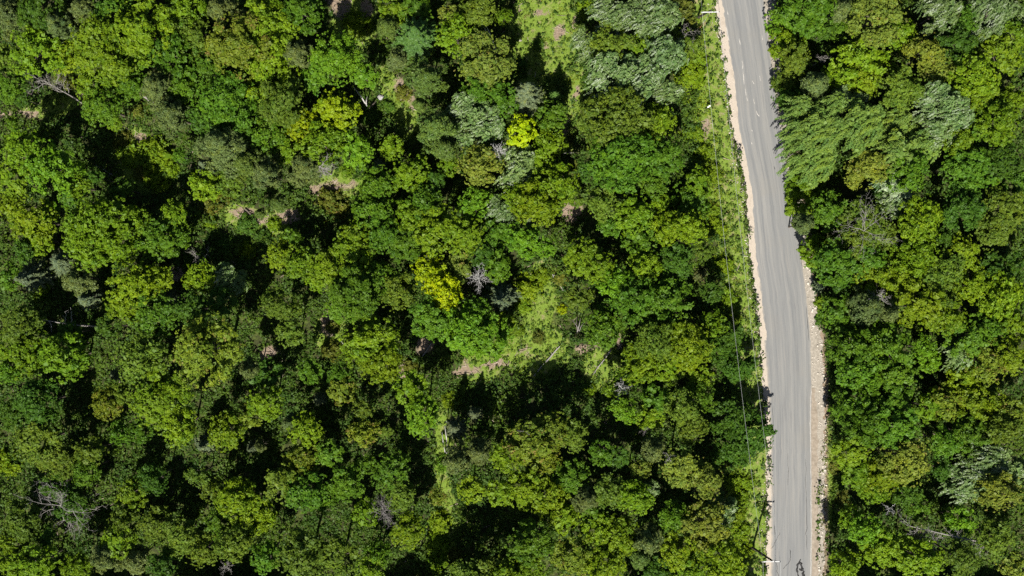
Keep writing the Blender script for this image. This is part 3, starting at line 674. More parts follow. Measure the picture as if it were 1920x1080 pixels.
# per tile of the photo enlarged three times: x y r code
TILES = {
(0, 0): "60 80 130 B;210 50 130 D;330 150 120 B;480 60 110 B;620 50 100 G;200 280 130 L;345 300 95 V;570 270 165 V;800 160 150 L;1030 55 120 L;1070 190 125 O;960 300 125 G;1250 60 100 B;1340 250 155 R;500 460 85 L;720 480 85 G;880 490 110 B;1040 500 105 G;1180 400 85 G;1260 570 145 G;20 330 80 O;30 470 85 G;120 550 75 D;370 460 60 o;560 590 140 G;640 690 105 L;780 620 60 o;960 640 115 B;1190 700 130 D;1330 660 120 G;740 880 80 l;870 870 100 l;930 900 60 l;800 960 60 o;950 960 60 l;690 790 60 o;1000 870 95 G;1250 820 150 B;1390 920 105 P;1150 930 55 K;60 690 95 G;120 840 140 L;275 950 130 g;50 1010 110 V;400 1040 75 L;520 990 70 D;680 1060 85 D;880 1000 80 l;1150 1040 105 V;1290 1020 130 O;420 250 70 G;760 320 80 G;640 430 60 V",
(480, 0): "30 60 85 G;250 60 115 G;70 170 150 V;60 390 150 V;220 300 100 B;450 320 190 g;610 430 85 g;330 400 80 G;560 130 90 l;740 150 85 P;900 190 125 N;790 330 105 B;960 440 150 P;920 590 130 P;1020 720 125 P;780 50 75 L;900 40 80 G;1095 80 60 A;1130 190 105 L;1250 60 90 O;1390 90 70 L;1290 350 135 A;1240 510 85 G;1240 660 130 S;1380 560 80 G;1250 930 140 A;130 580 145 O;250 690 100 Z;445 620 105 Z;370 790 115 L;170 840 85 L;50 760 95 G;280 930 150 B;60 970 105 B;560 840 115 g;510 960 95 L;690 930 60 K;760 830 80 L;860 980 95 L;670 1030 95 G;650 660 65 e;1060 830 110 P;1130 770 60 K;1080 930 75 L;1010 1010 70 D;650 150 40 l;830 520 50 o;1110 620 60 N;740 600 40 e",
(960, 0): "430 50 75 l;500 20 60 l;560 90 100 S;700 110 125 S;830 60 105 S;430 240 80 S;570 260 130 O;690 270 90 L;640 430 160 S;850 300 110 S;860 500 105 S;460 450 60 D;960 70 90 o;990 200 75 s;950 260 95 O;1000 420 90 l;1050 330 55 l;600 680 175 O;790 690 110 V;450 650 75 O;640 890 190 G;860 880 140 G;480 950 110 D;800 1030 100 G;80 520 105 K;240 540 75 N;290 590 55 N;220 650 80 G;55 730 80 Y;185 720 45 K;210 800 80 V;140 910 80 L;50 960 115 S;250 1030 125 L;340 780 30 o;1070 860 65 l;1050 1030 75 L;1130 980 60 l;1040 760 45 l;1000 760 45 l;340 940 40 o;150 250 35 e;45 370 50 e;20 390 45 l",
(1440, 0): "95 110 90 g;240 50 115 G;120 240 90 L;160 330 85 O;330 170 60 D;420 50 80 B;620 90 140 A;740 180 90 L;530 330 130 V;400 430 85 L;540 450 85 V;990 50 105 S;1270 60 120 S;900 290 105 A;980 410 100 A;1060 230 110 D;1100 110 90 G;1310 300 110 V;1170 430 115 V;1210 560 95 L;1400 190 85 L;1370 80 80 S;120 430 85 O;130 530 85 D;270 470 75 B;480 560 90 S;760 500 115 O;1010 600 120 S;970 710 115 S;500 680 150 F;260 710 135 F;250 890 130 F;740 670 90 F;740 840 110 F;880 800 100 F;1080 790 95 L;1300 690 115 L;1390 560 85 V;560 940 115 A;800 960 110 G;740 1050 100 W;1140 950 130 G;1320 890 120 D;1400 1030 85 G;200 1040 85 L;660 1040 60 D;410 150 60 G;680 400 60 V;1190 720 70 G",
(0, 360): "60 60 75 V;170 160 110 V;200 270 70 V;400 30 60 G;480 180 125 L;600 160 110 L;640 300 105 L;480 330 105 L;880 260 110 G;970 120 85 L;1010 230 75 L;1200 30 95 o;120 330 65 D;150 480 90 K;45 480 75 G;340 390 90 K;440 490 95 B;480 600 75 K;220 560 55 l;740 520 120 V;860 500 85 V;690 640 90 L;860 690 105 G;960 590 45 K;1120 490 75 L;1270 500 85 S;1070 660 85 D;1240 620 80 D;90 750 120 O;110 900 125 L;40 990 90 G;340 930 130 g;780 940 130 O;1150 900 205 R;1400 1000 70 B;640 1030 50 K;780 170 70 L;250 110 60 g;1270 300 55 e;1390 180 60 e;1390 330 60 l;1180 180 45 l;390 790 60 D;600 760 60 D",
(480, 360): "130 60 140 P;20 120 60 P;430 70 90 o;380 150 40 o;650 90 115 G;560 250 90 L;720 230 95 G;860 140 105 L;960 60 80 G;1020 210 115 V;1180 250 90 V;540 350 110 L;830 290 95 G;1230 70 95 g;1390 100 85 S;1350 230 80 G;140 360 85 V;250 400 85 L;420 440 105 L;550 570 140 G;690 500 95 G;800 560 105 O;980 450 90 Y;1050 570 100 Y;1130 420 80 A;1260 340 75 D;1245 500 60 s;1360 420 75 G;1375 600 105 K;120 640 140 O;190 790 100 O;980 710 110 G;1160 760 120 g;1290 810 115 g;1230 690 85 G;640 830 125 V;690 960 110 V;560 900 95 L;470 1030 75 G;300 1010 85 G;50 1030 80 D;870 990 55 o;430 760 45 o;420 900 65 o;480 660 75 G;340 480 60 L;1390 760 80 L;100 180 45 l;40 250 50 e;200 260 55 G",
(960, 360): "140 60 130 V;40 30 80 L;500 60 95 O;370 50 70 O;90 150 65 K;70 270 95 g;190 310 90 g;550 190 85 G;690 130 90 L;830 60 55 V;990 70 115 G;880 200 100 V;1010 200 90 V;720 260 80 G;400 370 95 L;500 430 90 L;580 510 90 g;740 430 95 L;930 390 95 D;1080 470 55 s;700 620 120 G;880 610 125 G;380 600 90 O;1130 560 55 D;520 770 105 G;800 830 140 O;980 870 140 V;740 960 110 L;880 990 110 L;1180 880 100 D;1270 990 100 D;1150 200 65 l;1190 420 70 l;1210 610 65 l;1240 720 55 l;1120 110 55 l;90 540 80 l;170 480 50 l;60 640 50 l;280 660 30 y;650 1050 70 G;1060 1050 60 L;270 480 50 o;560 640 60 G;1090 330 60 O;1250 800 60 D;1130 760 70 L;40 780 35 l;150 820 40 o",
(1440, 360): "240 50 105 L;350 110 90 G;560 170 120 O;500 280 100 O;660 250 85 O;200 180 65 B;730 50 80 S;870 160 120 L;1100 90 125 D;1330 90 115 O;1300 210 95 O;270 330 70 L;400 400 110 G;560 380 90 G;300 530 45 K;310 620 45 l;620 470 120 V;840 370 115 L;780 500 105 V;1000 450 115 O;960 590 100 O;1110 340 85 V;1150 520 110 V;1320 590 115 V;1270 430 75 D;1400 420 75 D;560 640 110 B;680 680 80 B;870 640 125 V;1010 700 100 V;390 680 75 G;1140 840 110 G;1260 770 105 G;1390 750 90 V;1080 920 70 S;500 870 120 G;680 870 130 G;520 1010 120 G;720 1030 120 G;890 880 55 g;920 950 60 g;1240 960 110 R;1390 920 95 V;1110 1040 75 V;1000 250 60 D;420 520 60 D;280 420 45 e;300 720 40 e",
(0, 720): "190 110 120 D;70 160 95 D;590 110 85 R;680 60 60 O;890 90 135 V;990 240 115 V;670 280 95 G;790 270 60 G;1150 340 70 K;1270 270 90 V;1410 360 55 K;1400 180 75 R;190 330 105 O;310 420 100 O;500 380 75 O;40 450 85 l;470 490 70 G;850 540 105 D;740 620 85 L;1100 520 85 O;1190 600 70 O;1330 650 110 V;1380 780 100 V;400 680 95 D;110 770 110 O;60 900 90 L;60 1010 80 L;690 790 95 O;650 890 85 L;880 800 90 O;1010 860 95 O;1130 940 105 O;1310 900 105 O;590 970 105 B;760 990 80 B;180 1030 105 L;420 1040 85 L;900 1040 80 D;250 850 80 D;960 950 60 G;1230 800 70 G;290 580 70 D",
(480, 720): "40 110 95 L;480 30 105 R;350 85 45 K;600 140 75 O;600 280 75 R;730 270 48 O;930 190 130 g;1100 90 55 l;870 30 80 L;1120 250 70 K;1230 170 50 K;270 260 90 V;190 220 55 B;260 430 95 R;410 400 90 G;500 560 115 G;140 560 120 O;280 600 100 G;370 650 70 G;30 740 75 V;750 490 90 G;810 620 85 O;610 730 75 L;850 830 105 V;1130 430 100 B;1250 380 80 B;1060 450 60 G;1210 600 90 V;1370 610 100 V;1020 640 60 R;1030 790 75 l;1020 900 75 l;1020 1010 75 l;1400 420 70 L;250 980 130 O;450 980 120 O;50 980 85 G;680 960 70 G;640 1060 70 L;1120 960 45 o;20 350 50 B;1210 1120 105 O;1330 1110 120 O;1430 1110 100 L;780 700 40 O;610 460 55 G",
(960, 720): "640 150 75 g;780 190 65 V;820 100 80 G;960 130 95 O;1010 250 90 O;1070 70 75 G;1250 200 120 D;1350 290 115 D;1240 370 100 D;110 330 130 R;230 260 90 R;340 290 90 O;190 430 85 R;510 390 60 G;610 410 55 D;800 370 75 B;950 480 105 A;1080 540 105 A;80 590 110 V;210 660 100 V;300 760 80 L;330 530 85 G;420 640 90 B;560 610 90 O;730 480 55 A;690 640 90 L;770 590 48 S;1260 560 60 l;1290 650 55 l;1330 560 45 l;1090 800 120 A;1180 720 80 S;910 750 75 G;500 830 90 V;600 860 105 V;760 880 110 B;720 970 80 P;940 960 105 V;1200 1000 110 V;100 900 110 G;70 1040 90 L;350 970 110 R;520 1040 105 V;810 1060 80 D;1000 1070 90 L;1290 830 55 l;1310 940 55 l;1280 740 45 l;460 720 60 G;560 30 60 L;440 30 45 l",
(1440, 720): "520 110 120 G;700 100 120 G;560 230 115 G;740 240 120 G;1000 110 95 R;1150 110 105 V;1280 120 80 V;1390 170 70 R;790 430 130 A;650 520 100 V;480 390 85 L;500 500 70 L;600 590 85 L;1010 330 70 G;1140 290 95 G;1340 260 95 O;1230 430 105 S;1360 480 95 S;1120 560 95 S;1310 610 110 A;790 620 75 D;840 700 65 G;470 760 60 L;560 830 90 g;640 920 105 V;440 1030 80 V;860 980 110 V;1090 990 105 O;1280 880 100 O;1390 1040 85 A;1090 780 70 g;980 480 65 D;420 640 45 o;380 470 40 o;920 130 70 L",
}
TREES = []
for (ox, oy), s in TILES.items():
    for q in s.split(';'):
        a = q.split(); TREES.append((ox + float(a[0]) / 3, oy + float(a[1]) / 3, float(a[2]) / 3, a[3]))

def tree_height(r, code, rg):
    R = r * S
    if code in 'loeys': return None
    if code in 'KN': return 4.2 * R + 2.5
    if code in 'BP': return 7.0 + 2.3 * R
    return 3.9 + 2.55 * R + rg.uniform(-1.0, 1.5)

def code_is(c, L): return c in L
_tr = np.array([(0, 212), (90, 205), (190, 225), (262, 262), (320, 330), (420, 385), (500, 410), (560, 385), (640, 350), (690, 290), (735, 215), (750, 165), (700, 60), (660, 0)], float)
TRAIL = np.concatenate([_tr[i] + (_tr[i + 1] - _tr[i]) * np.linspace(0, 1, 12)[:, None] for i in range(len(_tr) - 1)])
# dark pockets (shaded gaps) and open low ground that the crowns leave free, in photo pixels
POCKETS = [(120, 240, 38), (175, 285, 42), (215, 315, 28), (330, 365, 24), (352, 440, 22), (640, 35, 30), (668, 70, 24), (700, 100, 28), (712, 140, 22), (735, 235, 26), (822, 310, 24),
           (850, 350, 26), (1000, 715, 40), (950, 740, 40), (1060, 735, 36), (885, 960, 30), (925, 960, 32), (905, 1000, 36), (560, 560, 24), (565, 600, 22), (540, 680, 26), (182, 650, 22),
           (185, 700, 24), (225, 845, 26), (300, 850, 26), (345, 860, 26), (500, 835, 24), (515, 860, 22), (745, 800, 26), (790, 840, 26), (690, 755, 24), (640, 730, 22), (120, 1000, 20),
           (755, 1045, 22), (1125, 760, 26), (1140, 800, 26), (1245, 715, 16), (1085, 430, 28), (1110, 425, 22), (1240, 330, 14), (640, 860, 18), (440, 600, 20), (20, 330, 16)]
OPEN = [(1015, 540, 26), (1015, 590, 36), (1000, 645, 52), (1060, 665, 42), (1030, 490, 20), (1130, 685, 34), (930, 690, 25), (1000, 40, 50), (1040, 110, 48), (1075, 180, 22), (1066, 250, 14), (755, 190, 26),
        (665, 40, 32), (520, 405, 26), (640, 350, 34), (600, 365, 22), (560, 390, 20), (255, 275, 32), (300, 300, 34), (310, 335, 26), (225, 255, 20), (450, 400, 26), (832, 900, 16), (832, 960, 18), (830, 1020, 18), (95, 205, 26), (30, 212, 18),
        (620, 630, 20), (800, 650, 18), (1075, 395, 16)]
def plan_trees():
    rg = np.random.default_rng(5); out = []
    for (x, y, r, c) in TREES:
        st, colr, tip, name, words = KIND[c]
        h = tree_height(r, c, rg)
        if h is not None:
            r = r * (1.22 if code_is(c, 'SF') else 1.10)
            if np.min(np.hypot(TRAIL[:, 0] - x, TRAIL[:, 1] - y)) < 0.75 * r + 18: r *= 0.72; h *= .82
            if 935 < x < 1180 and 540 < y < 720: r *= 0.88; h *= 0.8
            for L, kmin, kz in ((POCKETS, .70, .9), (OPEN, .52, .75)):
                r0 = r
                for cx, cy, rp in L:
                    dd = math.hypot(x - cx, y - cy)
                    if dd < r + rp * .8: r = min(r, max(kmin * r0, dd - rp * .8))
                if r < r0 * .85: h *= kz
            wx = 1318 + (y - 27) * 0.111
            if wx - r - 30 < x < wx + r + 60: h = min(h, 6.3)
        R0 = r * S
        if h is not None and st in ('broad', 'fine') and (x < 900 and y > 500 or x < 330 or y > 760): h += 1.4
        if h is None:
            ht = max(0.8, 1.0 * R0); zc = 0.45 * ht
        else:
            ht = h; zc = h - R0 * {'spruce': 1.5, 'pine': 1.1}.get(st, 0.6)
        if h is not None and x > ed(SR, y):               # a roadside tree must not be rooted in the shoulder
            for _ in range(12):
                if W2P(*P2W(x, y, zc)[:2])[0] > ed(SR, y) + 7 or ht < 5: break
                ht -= 0.6; zc -= 0.6
        R = R0 * (CAM_H - zc) / CAM_H
        X, Y, _ = P2W(x, y, zc)
        out.append(dict(px=x, py=y, r=r, code=c, X=X, Y=Y, R=R, h=ht, zc=zc, st=st, col=colr, tip=tip, name=name, words=words))
    return out
PLAN = plan_trees()

# ------------------------------------------------------------------ labels: kind + bearing from something one can find
LAND = [("the grassy clearing", 1020, 75), ("the lone blue-grey spruce", 987, 175), ("the small bright yellow treetop", 978, 243), ("the white starburst snag", 934, 281),
        ("the big yellow tree", 818, 530), ("the twin-topped yellow tree", 595, 218), ("the broken grey stems", 690, 190), ("the half-shaded olive clearing", 1010, 655),
        ("the great russet maple", 383, 660), ("the upper utility pole", 1328, 27), ("the lower utility pole", 1428, 1036), ("the forked dead trunk", 110, 603),
        ("the grey brushy snag", 717, 965), ("the tangled dead tree", 112, 950), ("the toppled dead tree", 1760, 1000), ("the bleached dead tree", 1625, 430),
        ("the whitish aspen", 1687, 352), ("the brown dirt patch", 317, 515), ("the littered trail bend", 520, 405), ("the dark tree overhanging the road", 1385, 815),
        ("the tar patch", 1502, 1066), ("the small bare snag", 1166, 730), ("the photo's upper left corner", 0, 0), ("the photo's lower left corner", 0, 1080),
        ("the photo's upper right corner", 1920, 0), ("the photo's lower right corner", 1920, 1080), ("the feathery spray tree", 1560, 232), ("the white marker post", 1327, 201),
        ("the dark hole in the canopy", 905, 985), ("the leaning white birch stem", 910, 55), ("the leaning dead pine", 80, 148), ("the thin white snag", 835, 820)]
def bearing(dx, dy):
    a = (math.degrees(math.atan2(dy, dx)) + 360) % 360          # dy grows downwards in the photo
    return ['right of', 'below right of', 'below', 'below left of', 'left of', 'above left of', 'above', 'above right of'][int((a + 22.5) // 45) % 8]
ORD = ['nearest', 'second', 'third', 'fourth', 'fifth', 'sixth', 'seventh', 'eighth']
HERO = [(815, 530, "big bright yellow tree standing alone left of the dim clearing in the middle"), (978, 243, "small bright yellow treetop directly below the lone blue-grey spruce"),
        (987, 173, "lone blue-grey spruce at the lower edge of the grassy clearing"), (383, 660, "great round russet-tipped maple in the left of the wood"),
        (1687, 352, "whitish aspen with combed leaves just above the bleached dead tree"), (1607, 227, "largest feathery tree, its sprays trailing left over the upper road edge"),
        (1390, 813, "dark dense tree reaching over the left edge of the lower road")]
def label_all():
    used = set()
    for t in PLAN: t['label'] = None
    for hx, hy, lb in HERO:
        b = min(PLAN, key=lambda t: (t['px'] - hx) ** 2 + (t['py'] - hy) ** 2); b['label'] = lb
    by = {}
    for t in PLAN: by.setdefault(t['words'], []).append(t)
    for words, ts in by.items():
        best = {}
        for li, (nm, lx, ly) in enumerate(LAND):
            sec = {}
            for k, t in enumerate(ts):
                d = math.hypot(t['px'] - lx, t['py'] - ly)
                if d < 6: continue
                sec.setdefault(bearing(t['px'] - lx, t['py'] - ly), []).append((d, k))
            for bn, L in sec.items():
                L.sort()
                for rk, (d, k) in enumerate(L):
                    sc = rk * 160 + d
                    if k not in best or sc < best[k][0]: best[k] = (sc, rk, bn, nm)
        for k, t in enumerate(ts):
            if t['label'] is None:
                sc, rk, bn, nm = best[k]
                t['label'] = f"{ORD[min(rk, 7)]} {words} {bn} {nm}"
label_all()

GROUPS = {'small_leaved_tree': 'fine-leaved trees of the wood', 'broadleaf_tree': 'broadleaf trees of the wood', 'pine_tree': 'pines among the broadleaf trees', 'spruce_tree': 'spruces and firs among the broadleaf trees',
          'aspen_tree': 'silvery aspens turned by the wind', 'feathery_tree': 'feathery trees beside the road', 'bush': 'low bushes on clearings and verge'}
prng = np.random.default_rng(77)
cnt_ = {}
for t in PLAN:
    st = t['st']; R = t['R']
    szs = [s for (a, s) in CROWNS if a == st]
    sz = min(szs, key=lambda s: abs(math.log(R / SIZES[s])))
    k = cnt_.get((st, sz), 0); cnt_[st, sz] = k + 1
    me = CROWNS[st, sz][k % len(CROWNS[st, sz])]
    bush = t['name'] == 'bush'
    gz = float(ground_z(t['X'], t['Y']))
    root = thing(t['name'], t['label'], 'bush' if bush else 'tree', (t['X'], t['Y'], gz), 0, GROUPS[t['name']])
    tr = link('trunk', TRUNKS[k % 5], root)
    hh = max(0.3, t['zc'] + (0.1 if bush else 0.25 * R))
    tr.scale = (max(1.0, R * 2.6 + hh * .35) * (0.5 if bush else 1),) * 2 + (hh,)
    tr.rotation_euler = (0, 0, prng.uniform(0, 6.28))
    cr = link('crown', me, root, (0, 0, t['zc']))
    s = R / SIZES[sz]
    cr.scale = (s * prng.uniform(.88, 1.14), s * prng.uniform(.88, 1.14), s * prng.uniform(.9, 1.1))
    cr.rotation_euler = (prng.uniform(-.1, .1), prng.uniform(-.1, .1), prng.uniform(-.3, .3) if st in ('aspen', 'frond') else prng.uniform(0, 6.28))
    j = prng.uniform(.86, 1.14); h1 = prng.uniform(.93, 1.07)
    cr.color = (t['col'][0] * j * h1, t['col'][1] * j, t['col'][2] * j / h1, t['tip'] * prng.uniform(.6, 1.4))
    cr['kind'] = 'stuff'
print('tris', sum(len(m.polygons) for L in CROWNS.values() for m in L) * 2)
print('things planted', len(PLAN), 'trees', sum(t['name'] != 'bush' for t in PLAN))

# ------------------------------------------------------------------ undergrowth, grass, weeds, brushwood, stones
def canopy_cover(px, py):
    m = np.zeros(len(px), bool)
    for t in PLAN:
        if t['name'] == 'bush': continue
        k = CAM_H / (CAM_H - t['zc'])
        cx, cy = 960 + t['X'] * k / S, 540 - t['Y'] * k / S
        m |= (px - cx) ** 2 + (py - cy) ** 2 < (0.70 * t['r']) ** 2
    return m

def scatter(n, seed, ex=40):
    r = np.random.default_rng(seed)
    return r, r.uniform(-ex, 1920 + ex, n), r.uniform(-ex, 1080 + ex, n)

def ground_tufts(name, n, seed, dens, rc, nl, leaf, hfun, color, asp=.7, spread=.6, mat=M_LEAF):
    r, x, y = scatter(n, seed)
    g, d, v, nr, ro = zones(x, y)
    keep = (r.random(n) < dens(x, y, g, d, v, nr)) & (ro < .5)
    keep &= ~canopy_cover(x, y)
    x, y = x[keep], y[keep]; g, d, v = g[keep], d[keep], v[keep]
    X, Y, _ = P2W(x, y); m = len(X)
    Z = ground_z(X, Y) + hfun(X, Y, g, v, r)
    lv = Leaves()
    big = (fbm(X / 2.2, Y / 2.2, seed, 3) - .5) * 3.2
    tuft(lv, r, np.stack([X, Y, Z], -1), np.stack([r.normal(0, .35, m), r.normal(0, .35, m), np.ones(m)], -1), r.uniform(*rc, m), nl, leaf, big + r.normal(0, .3, m), r.random(m), asp=asp, spread=spread)
    o = link(name, lv.mesh(name, mat), None, kind='stuff')
    o.color = color
    return o
clear = lambda g, v: np.maximum(g, v)
ground_tufts('undergrowth', 105000, 1, lambda x, y, g, d, v, nr: (0.95 - .80 * clear(g, v)) * (1 - .92 * np.clip(d * 1.5, 0, 1)) * (fbm(x / 40, y / 40, 8) > .27) * (1 - nr),
             (.30, .60), 8, .30, lambda X, Y, g, v, r: .2 + 2.6 * np.clip(fbm(X / 2.5, Y / 2.5, 4) - .35, 0, 1) * 2 * (1 - .7 * clear(g, v)) * r.random(len(X)), (.052, .098, .012, 0))
ground_tufts('meadow_grass', 60000, 2, lambda x, y, g, d, v, nr: np.clip(g * 1.4, 0, 1) * (1 - .55 * np.clip(d * 1.5, 0, 1)) * (fbm(x / 16, y / 16, 18) > .36),
             (.14, .32), 9, .20, lambda X, Y, g, v, r: .10 + .18 * r.random(len(X)), (.150, .215, .020, .03), asp=.28, spread=.8)
ground_tufts('verge_weeds', 80000, 3, lambda x, y, g, d, v, nr: np.clip(v * 1.2, 0, .8) * (1 - .6 * np.clip(d * 1.5, 0, 1)) * (fbm(x / 14, y / 14, 28) > .44 + .10 * (v > .75)),
             (.12, .30), 8, .18, lambda X, Y, g, v, r: .12 + .35 * r.random(len(X)), (.110, .180, .018, .04), asp=.4, spread=.8)
ground_tufts('roadside_thicket', 60000, 7, lambda x, y, g, d, v, nr: np.clip((ed(SL, y) - x - 20) / 22, 0, 1) * np.clip((105 - (ed(SL, y) - x)) / 30, 0, 1) * (1 - .9 * np.clip(d * 2, 0, 1)) * (fbm(x / 18, y / 18, 38) > .36),
             (.20, .42), 9, .20, lambda X, Y, g, v, r: .25 + 1.0 * np.clip(fbm(X / 1.6, Y / 1.6, 14) - .3, 0, 1) * r.uniform(.4, 1.2, len(X)), (.135, .205, .010, .02), asp=.6, spread=.5)
ground_tufts('roadside_herbs', 150000, 4, lambda x, y, g, d, v, nr: nr * .55 + (v > .9) * .06, (.10, .24), 8, .15,
             lambda X, Y, g, v, r: .1 + .25 * r.random(len(X)), (.090, .115, .025, .1), asp=.5, spread=.8)

def brushwood():
    r, x, y = scatter(80000, 6); g, d, v, nr, ro = zones(x, y)
    k = (r.random(len(x)) < .02 + .5 * d) & (ro < .5) & ~canopy_cover(x, y)
    x, y = x[k], y[k]; X, Y, _ = P2W(x, y); n = len(X)
    a = r.random(n) * 6.28; L = r.uniform(.25, 1.3, n); w = r.uniform(.012, .045, n); z = ground_z(X, Y) + r.uniform(.03, .16, n)
    dx, dy = np.cos(a) * L / 2, np.sin(a) * L / 2; t = r.normal(0, .08, n)
    V = []
    for e in (-1, 1):
        for q in range(3):
            an = q * 2.094
            V.append(np.stack([X + e * dx - np.sin(a) * w * math.cos(an), Y + e * dy + np.cos(a) * w * math.cos(an), z + e * t + w * math.sin(an)], -1))
    V = np.stack(V, 1).reshape(-1, 3); b = np.arange(n) * 6
    Fq = np.concatenate([np.stack([b + q, b + (q + 1) % 3, b + 3 + (q + 1) % 3, b + 3 + q], -1) for q in range(3)])
    m = simple_mat('dry_brushwood', (.16, .11, .08), (.50, .42, .35), .8, .95)
    link('brushwood', mesh_np('brushwood', V, Fq, m), None, kind='stuff')
brushwood()

def stones():
    r = np.random.default_rng(9); V = []; Fq = []
    ico = np.array([(1, 0, 0), (-1, 0, 0), (0, 1, 0), (0, -1, 0), (0, 0, 1), (0, 0, -1), (.6, .6, .5), (-.6, .6, .5), (-.6, -.6, .5), (.6, -.6, .5)], float)
    fc = [(0, 6, 9), (2, 7, 6), (1, 8, 7), (3, 9, 8), (4, 9, 6), (4, 6, 7), (4, 7, 8), (4, 8, 9), (0, 2, 6), (2, 1, 7), (1, 3, 8), (3, 0, 9), (5, 2, 0), (5, 1, 2), (5, 3, 1), (5, 0, 3)]
    def put(px, py, s, z):
        X, Y, _ = P2W(px, py); b = len(V)
        q = ico * s * r.uniform(.65, 1.3, (10, 1)) * np.array([1, r.uniform(.6, 1), .45]); a = r.random() * 6.28
        for p in q: V.append((X + p[0] * math.cos(a) - p[1] * math.sin(a), Y + p[0] * math.sin(a) + p[1] * math.cos(a), z + p[2]))
        for f in fc: Fq.append(tuple(b + i for i in f))
    for i in range(800):
        y = r.uniform(-20, 1100); rr, sr = ed(RR, y), ed(SR, y)
        lo = .12 if y < 725 else .55
        put(rr + (sr - rr) * r.uniform(lo, 1.15), y, r.choice([.07, .1, .14, .22], p=[.45, .3, .18, .07]), -.03)
    for i in range(1300):
        y = r.uniform(-20, 1100); sl = ed(SL, y)
        put(sl + r.normal(5, 6), y, r.choice([.05, .08, .12], p=[.6, .3, .1]), -.02)
    link('gravel', mesh_np('gravel', np.array(V), np.array(Fq), M_STONE), None, kind='stuff')
stones()

# the wood goes on beyond the picture (one mass)
def woodland():
    r = np.random.default_rng(15); VV = []; T = []
    def grab(me):
        n = len(me.vertices); v = np.empty(n * 3, np.float32); me.vertices.foreach_get('co', v)
        t = np.empty(len(me.polygons), np.float32); me.attributes['tint'].data.foreach_get('value', t)
        return v.reshape(-1, 4, 3), t
    src = [grab(m) for m in CROWNS['broad', 'L'] + CROWNS['broad', 'M'] + CROWNS['fine', 'M']]
    for i in range(520):
        x, y = r.uniform(-170, 2090), r.uniform(-150, 1240)
        if -28 < x < 1948 and -26 < y < 1106: continue
        if ed(SL, y) - 45 < x < ed(SR, y) + 30: continue
        q, t = src[i % len(src)]; k = r.random(len(q)) < .26; q = q[k]; t = t[k] + r.normal(0, .35)
        c = q.mean(1, keepdims=True); q = c + (q - c) * 1.9
        X, Y, _ = P2W(x, y); a = r.random() * 6.28; s = r.uniform(.85, 1.2)
        q = q * s; q = np.stack([q[..., 0] * math.cos(a) - q[..., 1] * math.sin(a) + X, q[..., 0] * math.sin(a) + q[..., 1] * math.cos(a) + Y, q[..., 2] + r.uniform(6.5, 9)], -1)
        VV.append(q); T.append(t)
    V = np.concatenate(VV); t = np.concatenate(T)
    o = link('woodland', mesh_np('woodland', V.reshape(-1, 3), np.arange(len(V) * 4).reshape(-1, 4), M_LEAF, {'tint': ('FACE', t), 'tip': ('FACE', t * 0 + 1)}), None, kind='stuff')
    o.color = (.075, .13, .016, 0)
woodland()

# ------------------------------------------------------------------ dead trees
def twig(b, rg, p, d, L, r, lev):
    pts = [np.array(p)]; rad = [r]; dd = unit(np.array(d, float))
    n = 4
    for i in range(n):
        dd = unit(dd + rg.normal(0, .30, 3) + np.array((0, 0, .04)))
        pts.append(pts[-1] + dd * L / n); rad.append(r * (1 - .8 * (i + 1) / n))
    b.tube(pts, rad, 4 if lev else 5, cap=False)
    if lev < 2:
        for i in range(1, n + 1):
            for s in range(2 if lev == 0 else 1):
                side = unit(np.cross(dd, rg.normal(0, 1, 3)))
                twig(b, rg, pts[i], dd * .8 + side * .75, L * rg.uniform(.3, .5) * (1.1 - .12 * i), rad[i] * .6 + .007, lev + 1)

def canopy_top(px, py, r):
    """how high the living crowns stand around a photo point"""
    z = 0.0
    for t in PLAN:
        d = math.hypot(t['px'] - px, t['py'] - py)
        if t['name'] != 'bush' and d < t['r'] * .7 + r * .3: z = max(z, t['h'] - 0.5 * t['R'] * (d / t['r']) ** 2)
    return z

def dead_tree(px, py, label, h=8.0, spread=24, nb=12, mat=M_DEAD, lean=(0, 0), up=.35, low=.55, thick=.09, fan=None, seed=0, name='dead_tree', half=2 * math.pi, z0=0.0):
    """bare tree: (px, py) is the middle of its bare top; lean is the foot's offset from the top in metres"""
    rg = np.random.default_rng(900 + seed)
    h = max(h, canopy_top(px, py, spread) + 0.3)
    X, Y, _ = P2W(px, py, h)
    fx, fy = X + lean[0], Y + lean[1]
    gz = float(ground_z(fx, fy)) + z0
    root = thing(name, label, 'dead tree', (fx, fy, gz))
    b = MB(); n = 6; top = np.array((-lean[0], -lean[1], h - gz))
    pts = [top * (i / n) + np.array((rg.normal(0, .05), rg.normal(0, .05), 0)) * (0 < i < n) for i in range(n + 1)]
    b.tube(pts, [thick * (1.25 - 1.05 * i / n) for i in range(n + 1)], 7)
    link('trunk', b.mesh('trunk', mat), root)
    Rw = spread * S
    for k in range(nb):
        f = low + (1 - low) * (k + .5) / nb
        a = (fan if fan is not None else 0) + (k * 2.399963 if half > 6 else rg.uniform(-half / 2, half / 2))
        p = top * f
        bb = MB(); twig(bb, rg, p, (math.cos(a), math.sin(a), up + rg.uniform(-.2, .25)), Rw * rg.uniform(.75, 1.15), thick * .5 * (1.3 - .6 * f), 0)
        link('branch', bb.mesh('branch', mat), root)
    return root

